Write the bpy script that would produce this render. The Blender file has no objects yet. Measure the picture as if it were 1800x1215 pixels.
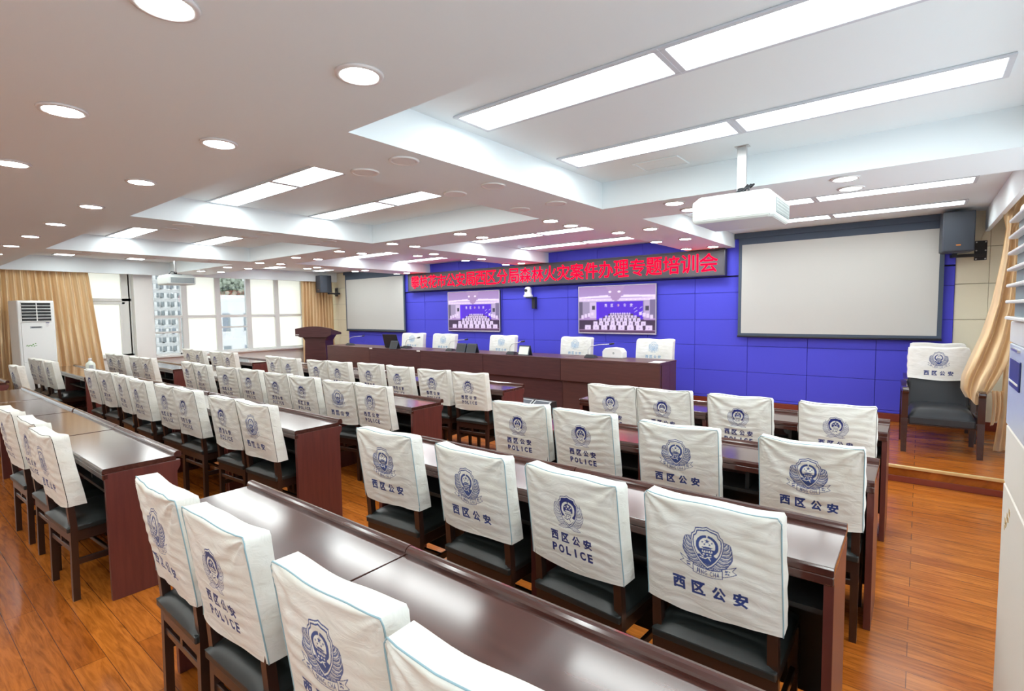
import bpy, bmesh, math, random
import numpy as np
from mathutils import Vector, Matrix

PI = math.pi
C = bpy.context.scene.collection
random.seed(7)

# ---------------------------------------------------------------- helpers
def set_in(node, **kw):
    for k, v in kw.items():
        k = k.replace('_', ' ')
        if k in node.inputs:
            node.inputs[k].default_value = v

def mat(name, col=(.8, .8, .8), rough=.5, metal=0., spec=.5, coat=0., emit=None, estr=0., sheen=0., alpha=1.):
    m = bpy.data.materials.new(name)
    m.use_nodes = True
    b = m.node_tree.nodes['Principled BSDF']
    b.inputs['Base Color'].default_value = (*col, 1)
    b.inputs['Roughness'].default_value = rough
    b.inputs['Metallic'].default_value = metal
    b.inputs['Specular IOR Level'].default_value = spec
    b.inputs['Coat Weight'].default_value = coat
    b.inputs['Coat Roughness'].default_value = .12
    b.inputs['Sheen Weight'].default_value = sheen
    if emit:
        b.inputs['Emission Color'].default_value = (*emit, 1)
        b.inputs['Emission Strength'].default_value = estr
    return m

def nodes(m):
    return m.node_tree.nodes, m.node_tree.links, m.node_tree.nodes['Principled BSDF']

def noise_bump(m, scale=(1, 1, 1), nscale=60., strength=.1, dist=.002, detail=4):
    n, l, b = nodes(m)
    tc = n.new('ShaderNodeTexCoord'); mp = n.new('ShaderNodeMapping'); no = n.new('ShaderNodeTexNoise'); bu = n.new('ShaderNodeBump')
    mp.inputs['Scale'].default_value = scale
    no.inputs['Scale'].default_value = nscale; no.inputs['Detail'].default_value = detail
    bu.inputs['Strength'].default_value = strength; bu.inputs['Distance'].default_value = dist
    l.new(tc.outputs['Object'], mp.inputs['Vector']); l.new(mp.outputs['Vector'], no.inputs['Vector'])
    l.new(no.outputs['Fac'], bu.inputs['Height']); l.new(bu.outputs['Normal'], b.inputs['Normal'])
    return no

def vary(m, c1, c2, scale=(1, 1, 1), nscale=5., detail=6, lo=.3, hi=.7):
    n, l, b = nodes(m)
    tc = n.new('ShaderNodeTexCoord'); mp = n.new('ShaderNodeMapping'); no = n.new('ShaderNodeTexNoise'); cr = n.new('ShaderNodeValToRGB')
    mp.inputs['Scale'].default_value = scale
    no.inputs['Scale'].default_value = nscale; no.inputs['Detail'].default_value = detail
    cr.color_ramp.elements[0].position = lo; cr.color_ramp.elements[0].color = (*c1, 1)
    cr.color_ramp.elements[1].position = hi; cr.color_ramp.elements[1].color = (*c2, 1)
    l.new(tc.outputs['Object'], mp.inputs['Vector']); l.new(mp.outputs['Vector'], no.inputs['Vector'])
    l.new(no.outputs['Fac'], cr.inputs['Fac']); l.new(cr.outputs['Color'], b.inputs['Base Color'])

# ---------------------------------------------------------------- materials
M = {}
M['ceil'] = mat('ceiling_paint', (.81, .88, .91), .55, spec=.35)
M['white_wall'] = mat('white_wall_paint', (.82, .81, .78), .6)
M['beige'] = mat('beige_wall_panel', (.80, .75, .58), .5)
M['blue'] = mat('blue_acoustic_panel', (.075, .075, .66), .6, spec=.3)
noise_bump(M['blue'], nscale=260, strength=.12, dist=.001)
M['groove'] = mat('dark_groove', (.03, .03, .12), .8)
M['bgroove'] = mat('beige_groove', (.42, .38, .29), .8)
M['redwood'] = mat('red_wood_skirting', (.20, .035, .02), .35)
M['wood'] = mat('dark_mahogany_gloss', (.06, .02, .016), .17, coat=.7)
vary(M['wood'], (.050, .0165, .013), (.082, .028, .021), (1.2, 14, 14), 3.)
M['woodv'] = mat('dark_mahogany_panel', (.08, .02, .016), .34, coat=.2)
vary(M['woodv'], (.10, .025, .021), (.14, .035, .027), (14, 14, 1.2), 3.)
M['inner'] = mat('dark_inner_board', (.028, .03, .03), .35)
M['podium'] = mat('podium_brown_veneer', (.11, .035, .035), .42, coat=.12)
vary(M['podium'], (.062, .022, .026), (.088, .032, .034), (1.2, 14, 14), 3.)
M['podium2'] = mat('podium_lighter_veneer', (.15, .055, .042), .42, coat=.12)
vary(M['podium2'], (.080, .031, .029), (.105, .040, .035), (1.2, 14, 14), 3.)
M['chairwood'] = mat('chair_dark_wood', (.035, .015, .010), .3, coat=.3)
M['leather'] = mat('black_leather', (.018, .022, .021), .35, spec=.6)
noise_bump(M['leather'], nscale=140, strength=.15, dist=.001)
M['leather2'] = mat('charcoal_leather', (.021, .024, .029), .42, spec=.5)
noise_bump(M['leather2'], nscale=140, strength=.15, dist=.001)
M['armwood'] = mat('armchair_red_black_wood', (.035, .012, .012), .15, coat=.6)
M['lamp'] = mat('led_panel_diffuser', (1, 1, 1), .5, emit=(.93, 1., .985), estr=5.4)
M['down'] = mat('downlight_diffuser', (1, 1, 1), .5, emit=(.92, 1., .985), estr=34.)
M['frame_w'] = mat('white_metal_frame', (.62, .66, .72), .4)
M['ring'] = mat('grey_lamp_ring', (.72, .70, .70), .4)
M['grille'] = mat('speaker_grille_grey', (.82, .82, .82), .5)
M['alu'] = mat('window_white_frame', (.72, .72, .70), .4)
M['cream'] = mat('cream_film', (.86, .83, .70), .7)
M['curtain'] = mat('gold_satin', (.62, .42, .20), .36, metal=.35, sheen=.3, spec=.6)
vary(M['curtain'], (.74, .53, .29), (.84, .63, .37), (3, 3, .4), 4.)
M['ac'] = mat('white_plastic', (.84, .85, .83), .35)
M['ac_dark'] = mat('black_louvre_gap', (.02, .025, .025), .4)
M['acpanel'] = mat('blue_grey_plastic', (.62, .68, .78), .25)
M['acbeige'] = mat('aged_white_plastic', (.80, .76, .68), .4)
M['navy'] = mat('navy_badge', (.03, .04, .20), .4)
M['black'] = mat('black_plastic', (.022, .024, .03), .45)
M['slate'] = mat('slate_plastic', (.045, .055, .075), .5)
M['screen'] = mat('projection_fabric', (.54, .54, .52), .8)
M['drop'] = mat('screen_black_drop', (.06, .085, .13), .7)
M['ledback'] = mat('led_board_face', (.075, .07, .085), .55)
M['ledframe'] = mat('led_board_frame', (.05, .05, .07), .35)
M['red'] = mat('red_leds', (.25, .0, .01), .9, spec=0., emit=(1, .001, .013), estr=1.9)
M['metal'] = mat('brushed_metal', (.6, .6, .6), .3, metal=1)
M['tvframe'] = mat('silver_bezel', (.55, .5, .6), .3, metal=.4)
M['white'] = mat('white_gloss_plastic', (.85, .85, .85), .3)
M['white2'] = mat('projector_white', (.64, .68, .66), .4)
M['ptop'] = mat('projector_grey_top', (.42, .45, .44), .45)
M['vent'] = mat('projector_vent', (.22, .28, .30), .5)
M['gold'] = mat('brass_nosing', (.80, .62, .30), .3, metal=.6)
M['piping'] = mat('pale_blue_piping', (.30, .46, .52), .7)
M['paper'] = mat('paper_white', (.85, .84, .82), .6)
M['liquid'] = mat('green_yellow_liquid', (.45, .50, .08), .2)
M['orange'] = mat('orange_badge', (.8, .25, .03), .4)
M['green'] = mat('green_print', (.12, .35, .06), .5)
M['grey'] = mat('grey_print', (.45, .47, .48), .5)
M['clearplastic'] = mat('cloudy_plastic', (.74, .80, .72), .25)
M['build1'] = mat('far_white_tile', (.80, .80, .79), .7)
M['build2'] = mat('far_window_glass', (.30, .34, .36), .3)
M['tree'] = mat('far_tree_leaves', (.42, .47, .38), .8)

# glass
def glass_mat(name, tint):
    m = bpy.data.materials.new(name); m.use_nodes = True
    n, l = m.node_tree.nodes, m.node_tree.links
    n.clear()
    o = n.new('ShaderNodeOutputMaterial'); mx = n.new('ShaderNodeMixShader'); t = n.new('ShaderNodeBsdfTransparent'); g = n.new('ShaderNodeBsdfGlossy')
    g.inputs['Roughness'].default_value = .02
    t.inputs['Color'].default_value = (*tint, 1)
    mx.inputs['Fac'].default_value = .06
    l.new(t.outputs[0], mx.inputs[1]); l.new(g.outputs[0], mx.inputs[2]); l.new(mx.outputs[0], o.inputs['Surface'])
    return m
M['glass'] = glass_mat('tinted_window_glass', (.44, .45, .445)); M['glass2'] = glass_mat('clear_window_glass', (.95, .97, .96)); M['glass3'] = glass_mat('grey_window_glass', (.72, .75, .76))

def cream_mat():
    m = bpy.data.materials.new('cream_window_film'); m.use_nodes = True
    n, l = m.node_tree.nodes, m.node_tree.links
    n.clear()
    o = n.new('ShaderNodeOutputMaterial'); mx = n.new('ShaderNodeMixShader'); d = n.new('ShaderNodeBsdfDiffuse'); t = n.new('ShaderNodeBsdfTranslucent')
    d.inputs['Color'].default_value = (.79, .78, .70, 1); t.inputs['Color'].default_value = (.79, .78, .70, 1)
    mx.inputs['Fac'].default_value = .17
    l.new(d.outputs[0], mx.inputs[1]); l.new(t.outputs[0], mx.inputs[2]); l.new(mx.outputs[0], o.inputs['Surface'])
    return m
M['film'] = cream_mat()

def floor_mat(name, w=1.25, h=.125):
    m = mat(name, rough=.24, coat=.08, spec=.3)
    n, l, b = nodes(m)
    tc = n.new('ShaderNodeTexCoord')
    br = n.new('ShaderNodeTexBrick')
    br.offset = .37; br.offset_frequency = 2
    set_in(br, Scale=1., Mortar_Size=.0016, Mortar_Smooth=.1, Bias=0., Brick_Width=w, Row_Height=h)
    br.inputs['Color1'].default_value = (.36, .098, .012, 1)
    br.inputs['Color2'].default_value = (.50, .158, .022, 1)
    br.inputs['Mortar'].default_value = (.14, .045, .012, 1)
    l.new(tc.outputs['Object'], br.inputs['Vector'])
    mp = n.new('ShaderNodeMapping'); mp.inputs['Scale'].default_value = (1.1, 11, 1)
    no = n.new('ShaderNodeTexNoise'); set_in(no, Scale=3.2, Detail=8., Roughness=.62, Distortion=1.3)
    l.new(tc.outputs['Object'], mp.inputs['Vector']); l.new(mp.outputs['Vector'], no.inputs['Vector'])
    cr = n.new('ShaderNodeValToRGB')
    cr.color_ramp.elements[0].position = .34; cr.color_ramp.elements[0].color = (.50, .42, .36, 1)
    cr.color_ramp.elements[1].position = .60; cr.color_ramp.elements[1].color = (1.12, 1.08, 1.0, 1)
    l.new(no.outputs['Fac'], cr.inputs['Fac'])
    mx = n.new('ShaderNodeMixRGB'); mx.blend_type = 'MULTIPLY'; mx.inputs['Fac'].default_value = .8
    l.new(br.outputs['Color'], mx.inputs['Color1']); l.new(cr.outputs['Color'], mx.inputs['Color2'])
    l.new(mx.outputs['Color'], b.inputs['Base Color'])
    bu = n.new('ShaderNodeBump'); bu.inputs['Strength'].default_value = .25; bu.inputs['Distance'].default_value = .001; bu.invert = True
    l.new(br.outputs['Fac'], bu.inputs['Height']); l.new(bu.outputs['Normal'], b.inputs['Normal'])
    return m
M['floor'] = floor_mat('laminate_floor')

def ink_mat(name, base, rough):
    m = mat(name, base, rough, spec=.15, sheen=.15)
    n, l, b = nodes(m)
    at = n.new('ShaderNodeAttribute'); at.attribute_name = 'ink'
    tc = n.new('ShaderNodeTexCoord'); no = n.new('ShaderNodeTexNoise'); set_in(no, Scale=9., Detail=5.)
    cr = n.new('ShaderNodeValToRGB')
    cr.color_ramp.elements[0].position = .3; cr.color_ramp.elements[0].color = (base[0] * .93, base[1] * .92, base[2] * .88, 1)
    cr.color_ramp.elements[1].position = .65; cr.color_ramp.elements[1].color = (*base, 1)
    l.new(tc.outputs['Object'], no.inputs['Vector']); l.new(no.outputs['Fac'], cr.inputs['Fac'])
    mx = n.new('ShaderNodeMixRGB')
    l.new(at.outputs['Alpha'], mx.inputs['Fac']); l.new(cr.outputs['Color'], mx.inputs['Color1']); l.new(at.outputs['Color'], mx.inputs['Color2'])
    l.new(mx.outputs['Color'], b.inputs['Base Color'])
    wv = n.new('ShaderNodeTexNoise'); set_in(wv, Scale=420., Detail=2.)
    bu = n.new('ShaderNodeBump'); bu.inputs['Strength'].default_value = .85; bu.inputs['Distance'].default_value = .006
    mp = n.new('ShaderNodeMapping'); mp.inputs['Scale'].default_value = (.55, 1, 1.5); wv.inputs['Scale'].default_value = 17.; wv.inputs['Detail'].default_value = 7.; wv.inputs['Distortion'].default_value = .8
    l.new(tc.outputs['Object'], mp.inputs['Vector']); l.new(mp.outputs['Vector'], wv.inputs['Vector']); l.new(wv.outputs['Fac'], bu.inputs['Height']); l.new(bu.outputs['Normal'], b.inputs['Normal'])
    return m
M['cover'] = ink_mat('white_cotton_cover', (.80, .80, .75), .9)
M['cover2'] = ink_mat('white_satin_cover', (.84, .84, .82), .75)

def picture_mat():
    m = bpy.data.materials.new('tv_picture'); m.use_nodes = True
    n, l = m.node_tree.nodes, m.node_tree.links
    b = n['Principled BSDF']
    at = n.new('ShaderNodeAttribute'); at.attribute_name = 'picture'
    b.inputs['Base Color'].default_value = (.02, .02, .02, 1); b.inputs['Roughness'].default_value = .25
    l.new(at.outputs['Color'], b.inputs['Emission Color']); b.inputs['Emission Strength'].default_value = .43
    return m
M['picture'] = picture_mat()

# ---------------------------------------------------------------- mesh builders
def BM():
    return bmesh.new()

def box(bm, x0, x1, y0, y1, z0, z1, bev=0., seg=2, mi=0):
    t = bmesh.new()
    bmesh.ops.create_cube(t, size=1.)
    for v in t.verts:
        v.co = Vector(((x0 + x1) / 2 + v.co.x * (x1 - x0), (y0 + y1) / 2 + v.co.y * (y1 - y0), (z0 + z1) / 2 + v.co.z * (z1 - z0)))
    if bev > 0:
        bmesh.ops.bevel(t, geom=t.edges[:], offset=bev, segments=seg, affect='EDGES', profile=.5)
    for f in t.faces:
        f.material_index = mi
    add(bm, t)

def add(bm, t, matrix=None):
    if matrix is not None:
        bmesh.ops.transform(t, matrix=matrix, verts=t.verts)
    mp = {}
    for v in t.verts:
        mp[v] = bm.verts.new(v.co)
    for f in t.faces:
        try:
            nf = bm.faces.new([mp[v] for v in f.verts]); nf.material_index = f.material_index; nf.smooth = f.smooth
        except ValueError:
            pass
    t.free()

def frustum(bm, pts_lo, pts_hi, bev=0., mi=0):
    """hexahedron from 4 bottom and 4 top points"""
    t = bmesh.new()
    a = [t.verts.new(p) for p in pts_lo]; b = [t.verts.new(p) for p in pts_hi]
    t.faces.new(a[::-1]); t.faces.new(b)
    for i in range(4):
        j = (i + 1) % 4
        t.faces.new([a[i], a[j], b[j], b[i]])
    bmesh.ops.recalc_face_normals(t, faces=t.faces[:])
    if bev > 0:
        bmesh.ops.bevel(t, geom=t.edges[:], offset=bev, segments=2, affect='EDGES', profile=.5)
    for f in t.faces: f.material_index = mi
    add(bm, t)

def cyl(bm, c, r, h, n=24, axis='z', r2=None, mi=0, smooth=True):
    t = bmesh.new()
    bmesh.ops.create_cone(t, cap_ends=True, segments=n, radius1=r, radius2=r if r2 is None else r2, depth=h)
    if smooth:
        for f in t.faces:
            if len(f.verts) == 4: f.smooth = True
    for f in t.faces: f.material_index = mi
    rot = Matrix.Identity(4)
    if axis == 'x': rot = Matrix.Rotation(PI / 2, 4, 'Y')
    if axis == 'y': rot = Matrix.Rotation(-PI / 2, 4, 'X')
    add(bm, t, Matrix.Translation(c) @ rot)

def tube(bm, pts, r, n=8, mi=0):
    pts = [Vector(p) for p in pts]
    rings = []
    up = Vector((0, 0, 1))
    for i, p in enumerate(pts):
        d = (pts[min(i + 1, len(pts) - 1)] - pts[max(i - 1, 0)]).normalized()
        a = d.cross(up)
        if a.length < 1e-3: a = d.cross(Vector((0, 1, 0)))
        a.normalize(); b = a.cross(d)
        rr = r[i] if isinstance(r, (list, tuple)) else r
        rings.append([bm.verts.new(p + a * math.cos(2 * PI * k / n) * rr + b * math.sin(2 * PI * k / n) * rr) for k in range(n)])
    for i in range(len(rings) - 1):
        for k in range(n):
            f = bm.faces.new([rings[i][k], rings[i][(k + 1) % n], rings[i + 1][(k + 1) % n], rings[i + 1][k]]); f.smooth = True; f.material_index = mi
    f = bm.faces.new(rings[0][::-1]); f.material_index = mi
    f = bm.faces.new(rings[-1]); f.material_index = mi

def lathe(bm, prof, c=(0, 0, 0), n=24, mi=0):
    rings = []
    for r, z in prof:
        rings.append([bm.verts.new((c[0] + r * math.cos(2 * PI * k / n), c[1] + r * math.sin(2 * PI * k / n), c[2] + z)) for k in range(n)])
    for i in range(len(rings) - 1):
        for k in range(n):
            f = bm.faces.new([rings[i][k], rings[i][(k + 1) % n], rings[i + 1][(k + 1) % n], rings[i + 1][k]]); f.smooth = True; f.material_index = mi
    f = bm.faces.new(rings[0][::-1]); f.material_index = mi
    f = bm.faces.new(rings[-1]); f.material_index = mi

def prism(bm, poly, axis, a0, a1, mi=0, bev=0., smooth=False):
    """extrude a 2D polygon along axis; 'x': poly=(y,z); 'y': poly=(x,z); 'z': poly=(x,y)"""
    def P(u, v, a):
        return {'x': (a, u, v), 'y': (u, a, v), 'z': (u, v, a)}[axis]
    t = bmesh.new()
    A = [t.verts.new(P(u, v, a0)) for u, v in poly]; B = [t.verts.new(P(u, v, a1)) for u, v in poly]
    t.faces.new(A); t.faces.new(B)
    n = len(poly)
    for i in range(n):
        f = t.faces.new([A[i], A[(i + 1) % n], B[(i + 1) % n], B[i]]); f.smooth = smooth
    bmesh.ops.recalc_face_normals(t, faces=t.faces[:])
    if bev > 0:
        bmesh.ops.bevel(t, geom=[e for e in t.edges], offset=bev, segments=2, affect='EDGES', profile=.5)
    for f in t.faces: f.material_index = mi
    add(bm, t)

def gridsurf(bm, fn, nu, nv, mi=0, smooth=True):
    vs = [[bm.verts.new(fn(i / nu, j / nv)) for j in range(nv + 1)] for i in range(nu + 1)]
    for i in range(nu):
        for j in range(nv):
            f = bm.faces.new([vs[i][j], vs[i + 1][j], vs[i + 1][j + 1], vs[i][j + 1]]); f.smooth = smooth; f.material_index = mi

def obj(name, bm, mats, parent=None, loc=None):
    me = bpy.data.meshes.new(name)
    if not isinstance(bm, bpy.types.Mesh):
        bm.to_mesh(me); bm.free()
    else:
        me = bm
    if not isinstance(mats, (list, tuple)): mats = [mats]
    if not me.materials:
        for m in mats: me.materials.append(M[m] if isinstance(m, str) else m)
    o = bpy.data.objects.new(name, me)
    C.objects.link(o)
    if parent: o.parent = parent
    if loc: o.location = loc
    return o

def thing(name, label, cat, loc=(0, 0, 0), rotz=0., group=None):
    o = bpy.data.objects.new(name, None); C.objects.link(o)
    o.location = loc; o.rotation_euler = (0, 0, rotz); o.empty_display_size = .1
    o['label'] = label; o['category'] = cat
    if group: o['group'] = group
    return o

def tag(o, label, cat, group=None):
    o['label'] = label; o['category'] = cat
    if group: o['group'] = group
    return o

def struct(name, bm, mats):
    o = obj(name, bm, mats); o['kind'] = 'structure'
    return o

def dup(root, loc, rotz, label, group=None, swap=None):
    r = root.copy(); C.objects.link(r); r.location = loc; r.rotation_euler = (0, 0, rotz); r['label'] = label
    if group: r['group'] = group
    for ch in list(root.children):
        c = ch.copy(); C.objects.link(c); c.parent = r
        if swap and ch.name.split('.')[0] in swap: c.data = swap[ch.name.split('.')[0]]
        for g in ch.children:
            d = g.copy(); C.objects.link(d); d.parent = c
            if swap and g.name.split('.')[0] in swap: d.data = swap[g.name.split('.')[0]]
    return r

# ---------------------------------------------------------------- lettering
def text_tris(s, size=1., offset=0.):
    """triangles (n,3,2) of a line of text; each glyph is centred on its advance"""
    cu = bpy.data.curves.new('lettering_source', 'FONT')
    cu.body = s; cu.size = size; cu.offset = offset; cu.align_x = 'CENTER'; cu.resolution_u = 3
    o = bpy.data.objects.new('lettering_source', cu); C.objects.link(o)
    dg = bpy.context.evaluated_depsgraph_get()
    me = bpy.data.meshes.new_from_object(o.evaluated_get(dg))
    me.calc_loop_triangles()
    v = np.array([p.co[:2] for p in me.vertices])
    t = np.array([lt.vertices[:] for lt in me.loop_triangles])
    bpy.data.objects.remove(o); bpy.data.curves.remove(cu); bpy.data.meshes.remove(me)
    return v[t] if len(t) else np.zeros((0, 3, 2))

def fit_tris(T, x0, x1, y0, y1):
    lo = T.reshape(-1, 2).min(0); hi = T.reshape(-1, 2).max(0)
    return (T - lo) / (hi - lo) * np.array([x1 - x0, y1 - y0]) + np.array([x0, y0])

class Canvas:
    def __init__(s, x0, x1, y0, y1, px):
        s.x0, s.y0, s.px = x0, y0, px
        s.w = int((x1 - x0) / px); s.h = int((y1 - y0) / px)
        s.a = np.zeros((s.h, s.w, 4))
    def win(s, lo, hi):
        i0 = max(0, int((lo[0] - s.x0) / s.px) - 1); i1 = min(s.w, int((hi[0] - s.x0) / s.px) + 2)
        j0 = max(0, int((lo[1] - s.y0) / s.px) - 1); j1 = min(s.h, int((hi[1] - s.y0) / s.px) + 2)
        if i1 <= i0 or j1 <= j0: return None
        X, Y = np.meshgrid(s.x0 + (np.arange(i0, i1) + .5) * s.px, s.y0 + (np.arange(j0, j1) + .5) * s.px)
        return slice(j0, j1), slice(i0, i1), X, Y
    def put(s, wn, mask, col, a=1.):
        s.a[wn[0], wn[1]][mask] = (*col, a)
    def poly(s, pts, col, a=1.):
        p = np.array(pts, float); wn = s.win(p.min(0), p.max(0))
        if wn is None: return
        X, Y = wn[2], wn[3]; ins = np.zeros(X.shape, bool); n = len(p)
        for k in range(n):
            (xa, ya), (xb, yb) = p[k], p[(k + 1) % n]
            if ya == yb: continue
            c = ((ya > Y) != (yb > Y)) & (X < (xb - xa) * (Y - ya) / (yb - ya) + xa)
            ins ^= c
        s.put(wn, ins, col, a)
    def stroke(s, pts, w, col, a=1., closed=False):
        p = [np.array(q, float) for q in pts]
        if closed: p.append(p[0])
        for A, B in zip(p[:-1], p[1:]):
            wn = s.win(np.minimum(A, B) - w, np.maximum(A, B) + w)
            if wn is None: continue
            d = B - A; L = max(d @ d, 1e-12)
            t = np.clip(((wn[2] - A[0]) * d[0] + (wn[3] - A[1]) * d[1]) / L, 0, 1)
            s.put(wn, np.hypot(wn[2] - A[0] - t * d[0], wn[3] - A[1] - t * d[1]) < w / 2, col, a)
    def tris(s, T, col, a=1.):
        for t in T:
            wn = s.win(t.min(0), t.max(0))
            if wn is None: continue
            X, Y = wn[2], wn[3]
            def e(p, q): return (q[0] - p[0]) * (Y - p[1]) - (q[1] - p[1]) * (X - p[0])
            a0, a1, a2 = e(t[0], t[1]), e(t[1], t[2]), e(t[2], t[0])
            s.put(wn, ((a0 >= 0) & (a1 >= 0) & (a2 >= 0)) | ((a0 <= 0) & (a1 <= 0) & (a2 <= 0)), col, a)
    def ellipse(s, c, rx, ry, col, a=1.):
        k = np.linspace(0, 2 * PI, 48, endpoint=False)
        s.poly(np.c_[c[0] + rx * np.cos(k), c[1] + ry * np.sin(k)], col, a)
    def star(s, c, r, col, a=1.):
        s.poly([(c[0] + (r if k % 2 == 0 else r * .4) * math.sin(k * PI / 5), c[1] + (r if k % 2 == 0 else r * .4) * math.cos(k * PI / 5)) for k in range(10)], col, a)
    def rect(s, x0, x1, y0, y1, col, a=1.):
        s.poly([(x0, y0), (x1, y0), (x1, y1), (x0, y1)], col, a)
    def blurred(s, n=1):
        a = s.a.copy(); a[..., :3] *= a[..., 3:4]
        for _ in range(n):
            p = np.pad(a, ((1, 1), (1, 1), (0, 0)), mode='edge')
            a = (p[:-2, 1:-1] + p[2:, 1:-1] + p[1:-1, :-2] + p[1:-1, 2:] + 2 * p[1:-1, 1:-1]) / 6
        al = np.maximum(a[..., 3:4], 1e-5)
        a[..., :3] /= al
        return a
    def sample(s, X, Y, blur=2):
        a = s.blurred(blur)
        i = np.floor((X - s.x0) / s.px).astype(int); j = np.floor((Y - s.y0) / s.px).astype(int)
        ok = (i >= 0) & (i < s.w) & (j >= 0) & (j < s.h)
        o = np.zeros((*X.shape, 4))
        o[ok] = a[j[ok], i[ok]]
        return o

HZ = '\u897f\u533a\u516c\u5b89'
T_HZ = [text_tris(c, 1., .03) for c in HZ]
T_POL = [text_tris(c, 1., .03) for c in 'POLICE']
T_JC = [text_tris(c, 1., .0) for c in 'JING CHA' if c != ' ']
T_J2 = [text_tris(c, 1., .02) for c in '\u8b66\u5bdf']

def put_row(cv, glyphs, cx, cy, gw, gh, pitch, col, a=1., y_of=None, wid=None):
    n = len(glyphs)
    for k, T in enumerate(glyphs):
        x = cx + (k - (n - 1) / 2) * pitch
        w = gw * (wid[k] if wid else 1.)
        y = cy + (y_of(x) if y_of else 0)
        F = fit_tris(T, x - w / 2, x + w / 2, y - gh / 2, y + gh / 2)
        for d in ((0, 0), (.0009, 0), (-.0009, 0), (0, .0007), (0, -.0007)):
            cv.tris(F + np.array(d), col, a)

def shield(s=1., top=1.):
    h = [(0, 1.0), (.20, .93), (.42, .90), (.60, .86), (.66, .66), (.80, .56), (.84, .30), (.80, .0), (.68, -.32), (.46, -.64), (.22, -.88), (0, -1.02)]
    return np.array(h + [(-x, y) for x, y in h[-2:0:-1]]) * s

def feather(cv, cx, cy, ang, L, W, fill, line, hatch):
    d = np.array([math.cos(ang), math.sin(ang)]); n = np.array([-d[1], d[0]])
    c = np.array([cx, cy])
    t = np.linspace(0, 1, 9)
    up = [c + d * L * k + n * W * math.sin(PI * k ** .8) for k in t]
    dn = [c + d * L * k - n * W * math.sin(PI * k ** .8) for k in t[::-1]]
    P = up + dn[1:-1]
    cv.poly(P, *fill)
    if hatch:
        for k in (.25, .42, .58, .74):
            w = W * math.sin(PI * k ** .8) * .8
            cv.stroke([c + d * L * (k - .1) + n * w, c + d * L * (k + .06)], hatch[1], hatch[0]); cv.stroke([c + d * L * (k - .1) - n * w, c + d * L * (k + .06)], hatch[1], hatch[0])
    if line: cv.stroke(P, line[1], line[0], closed=True)

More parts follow.
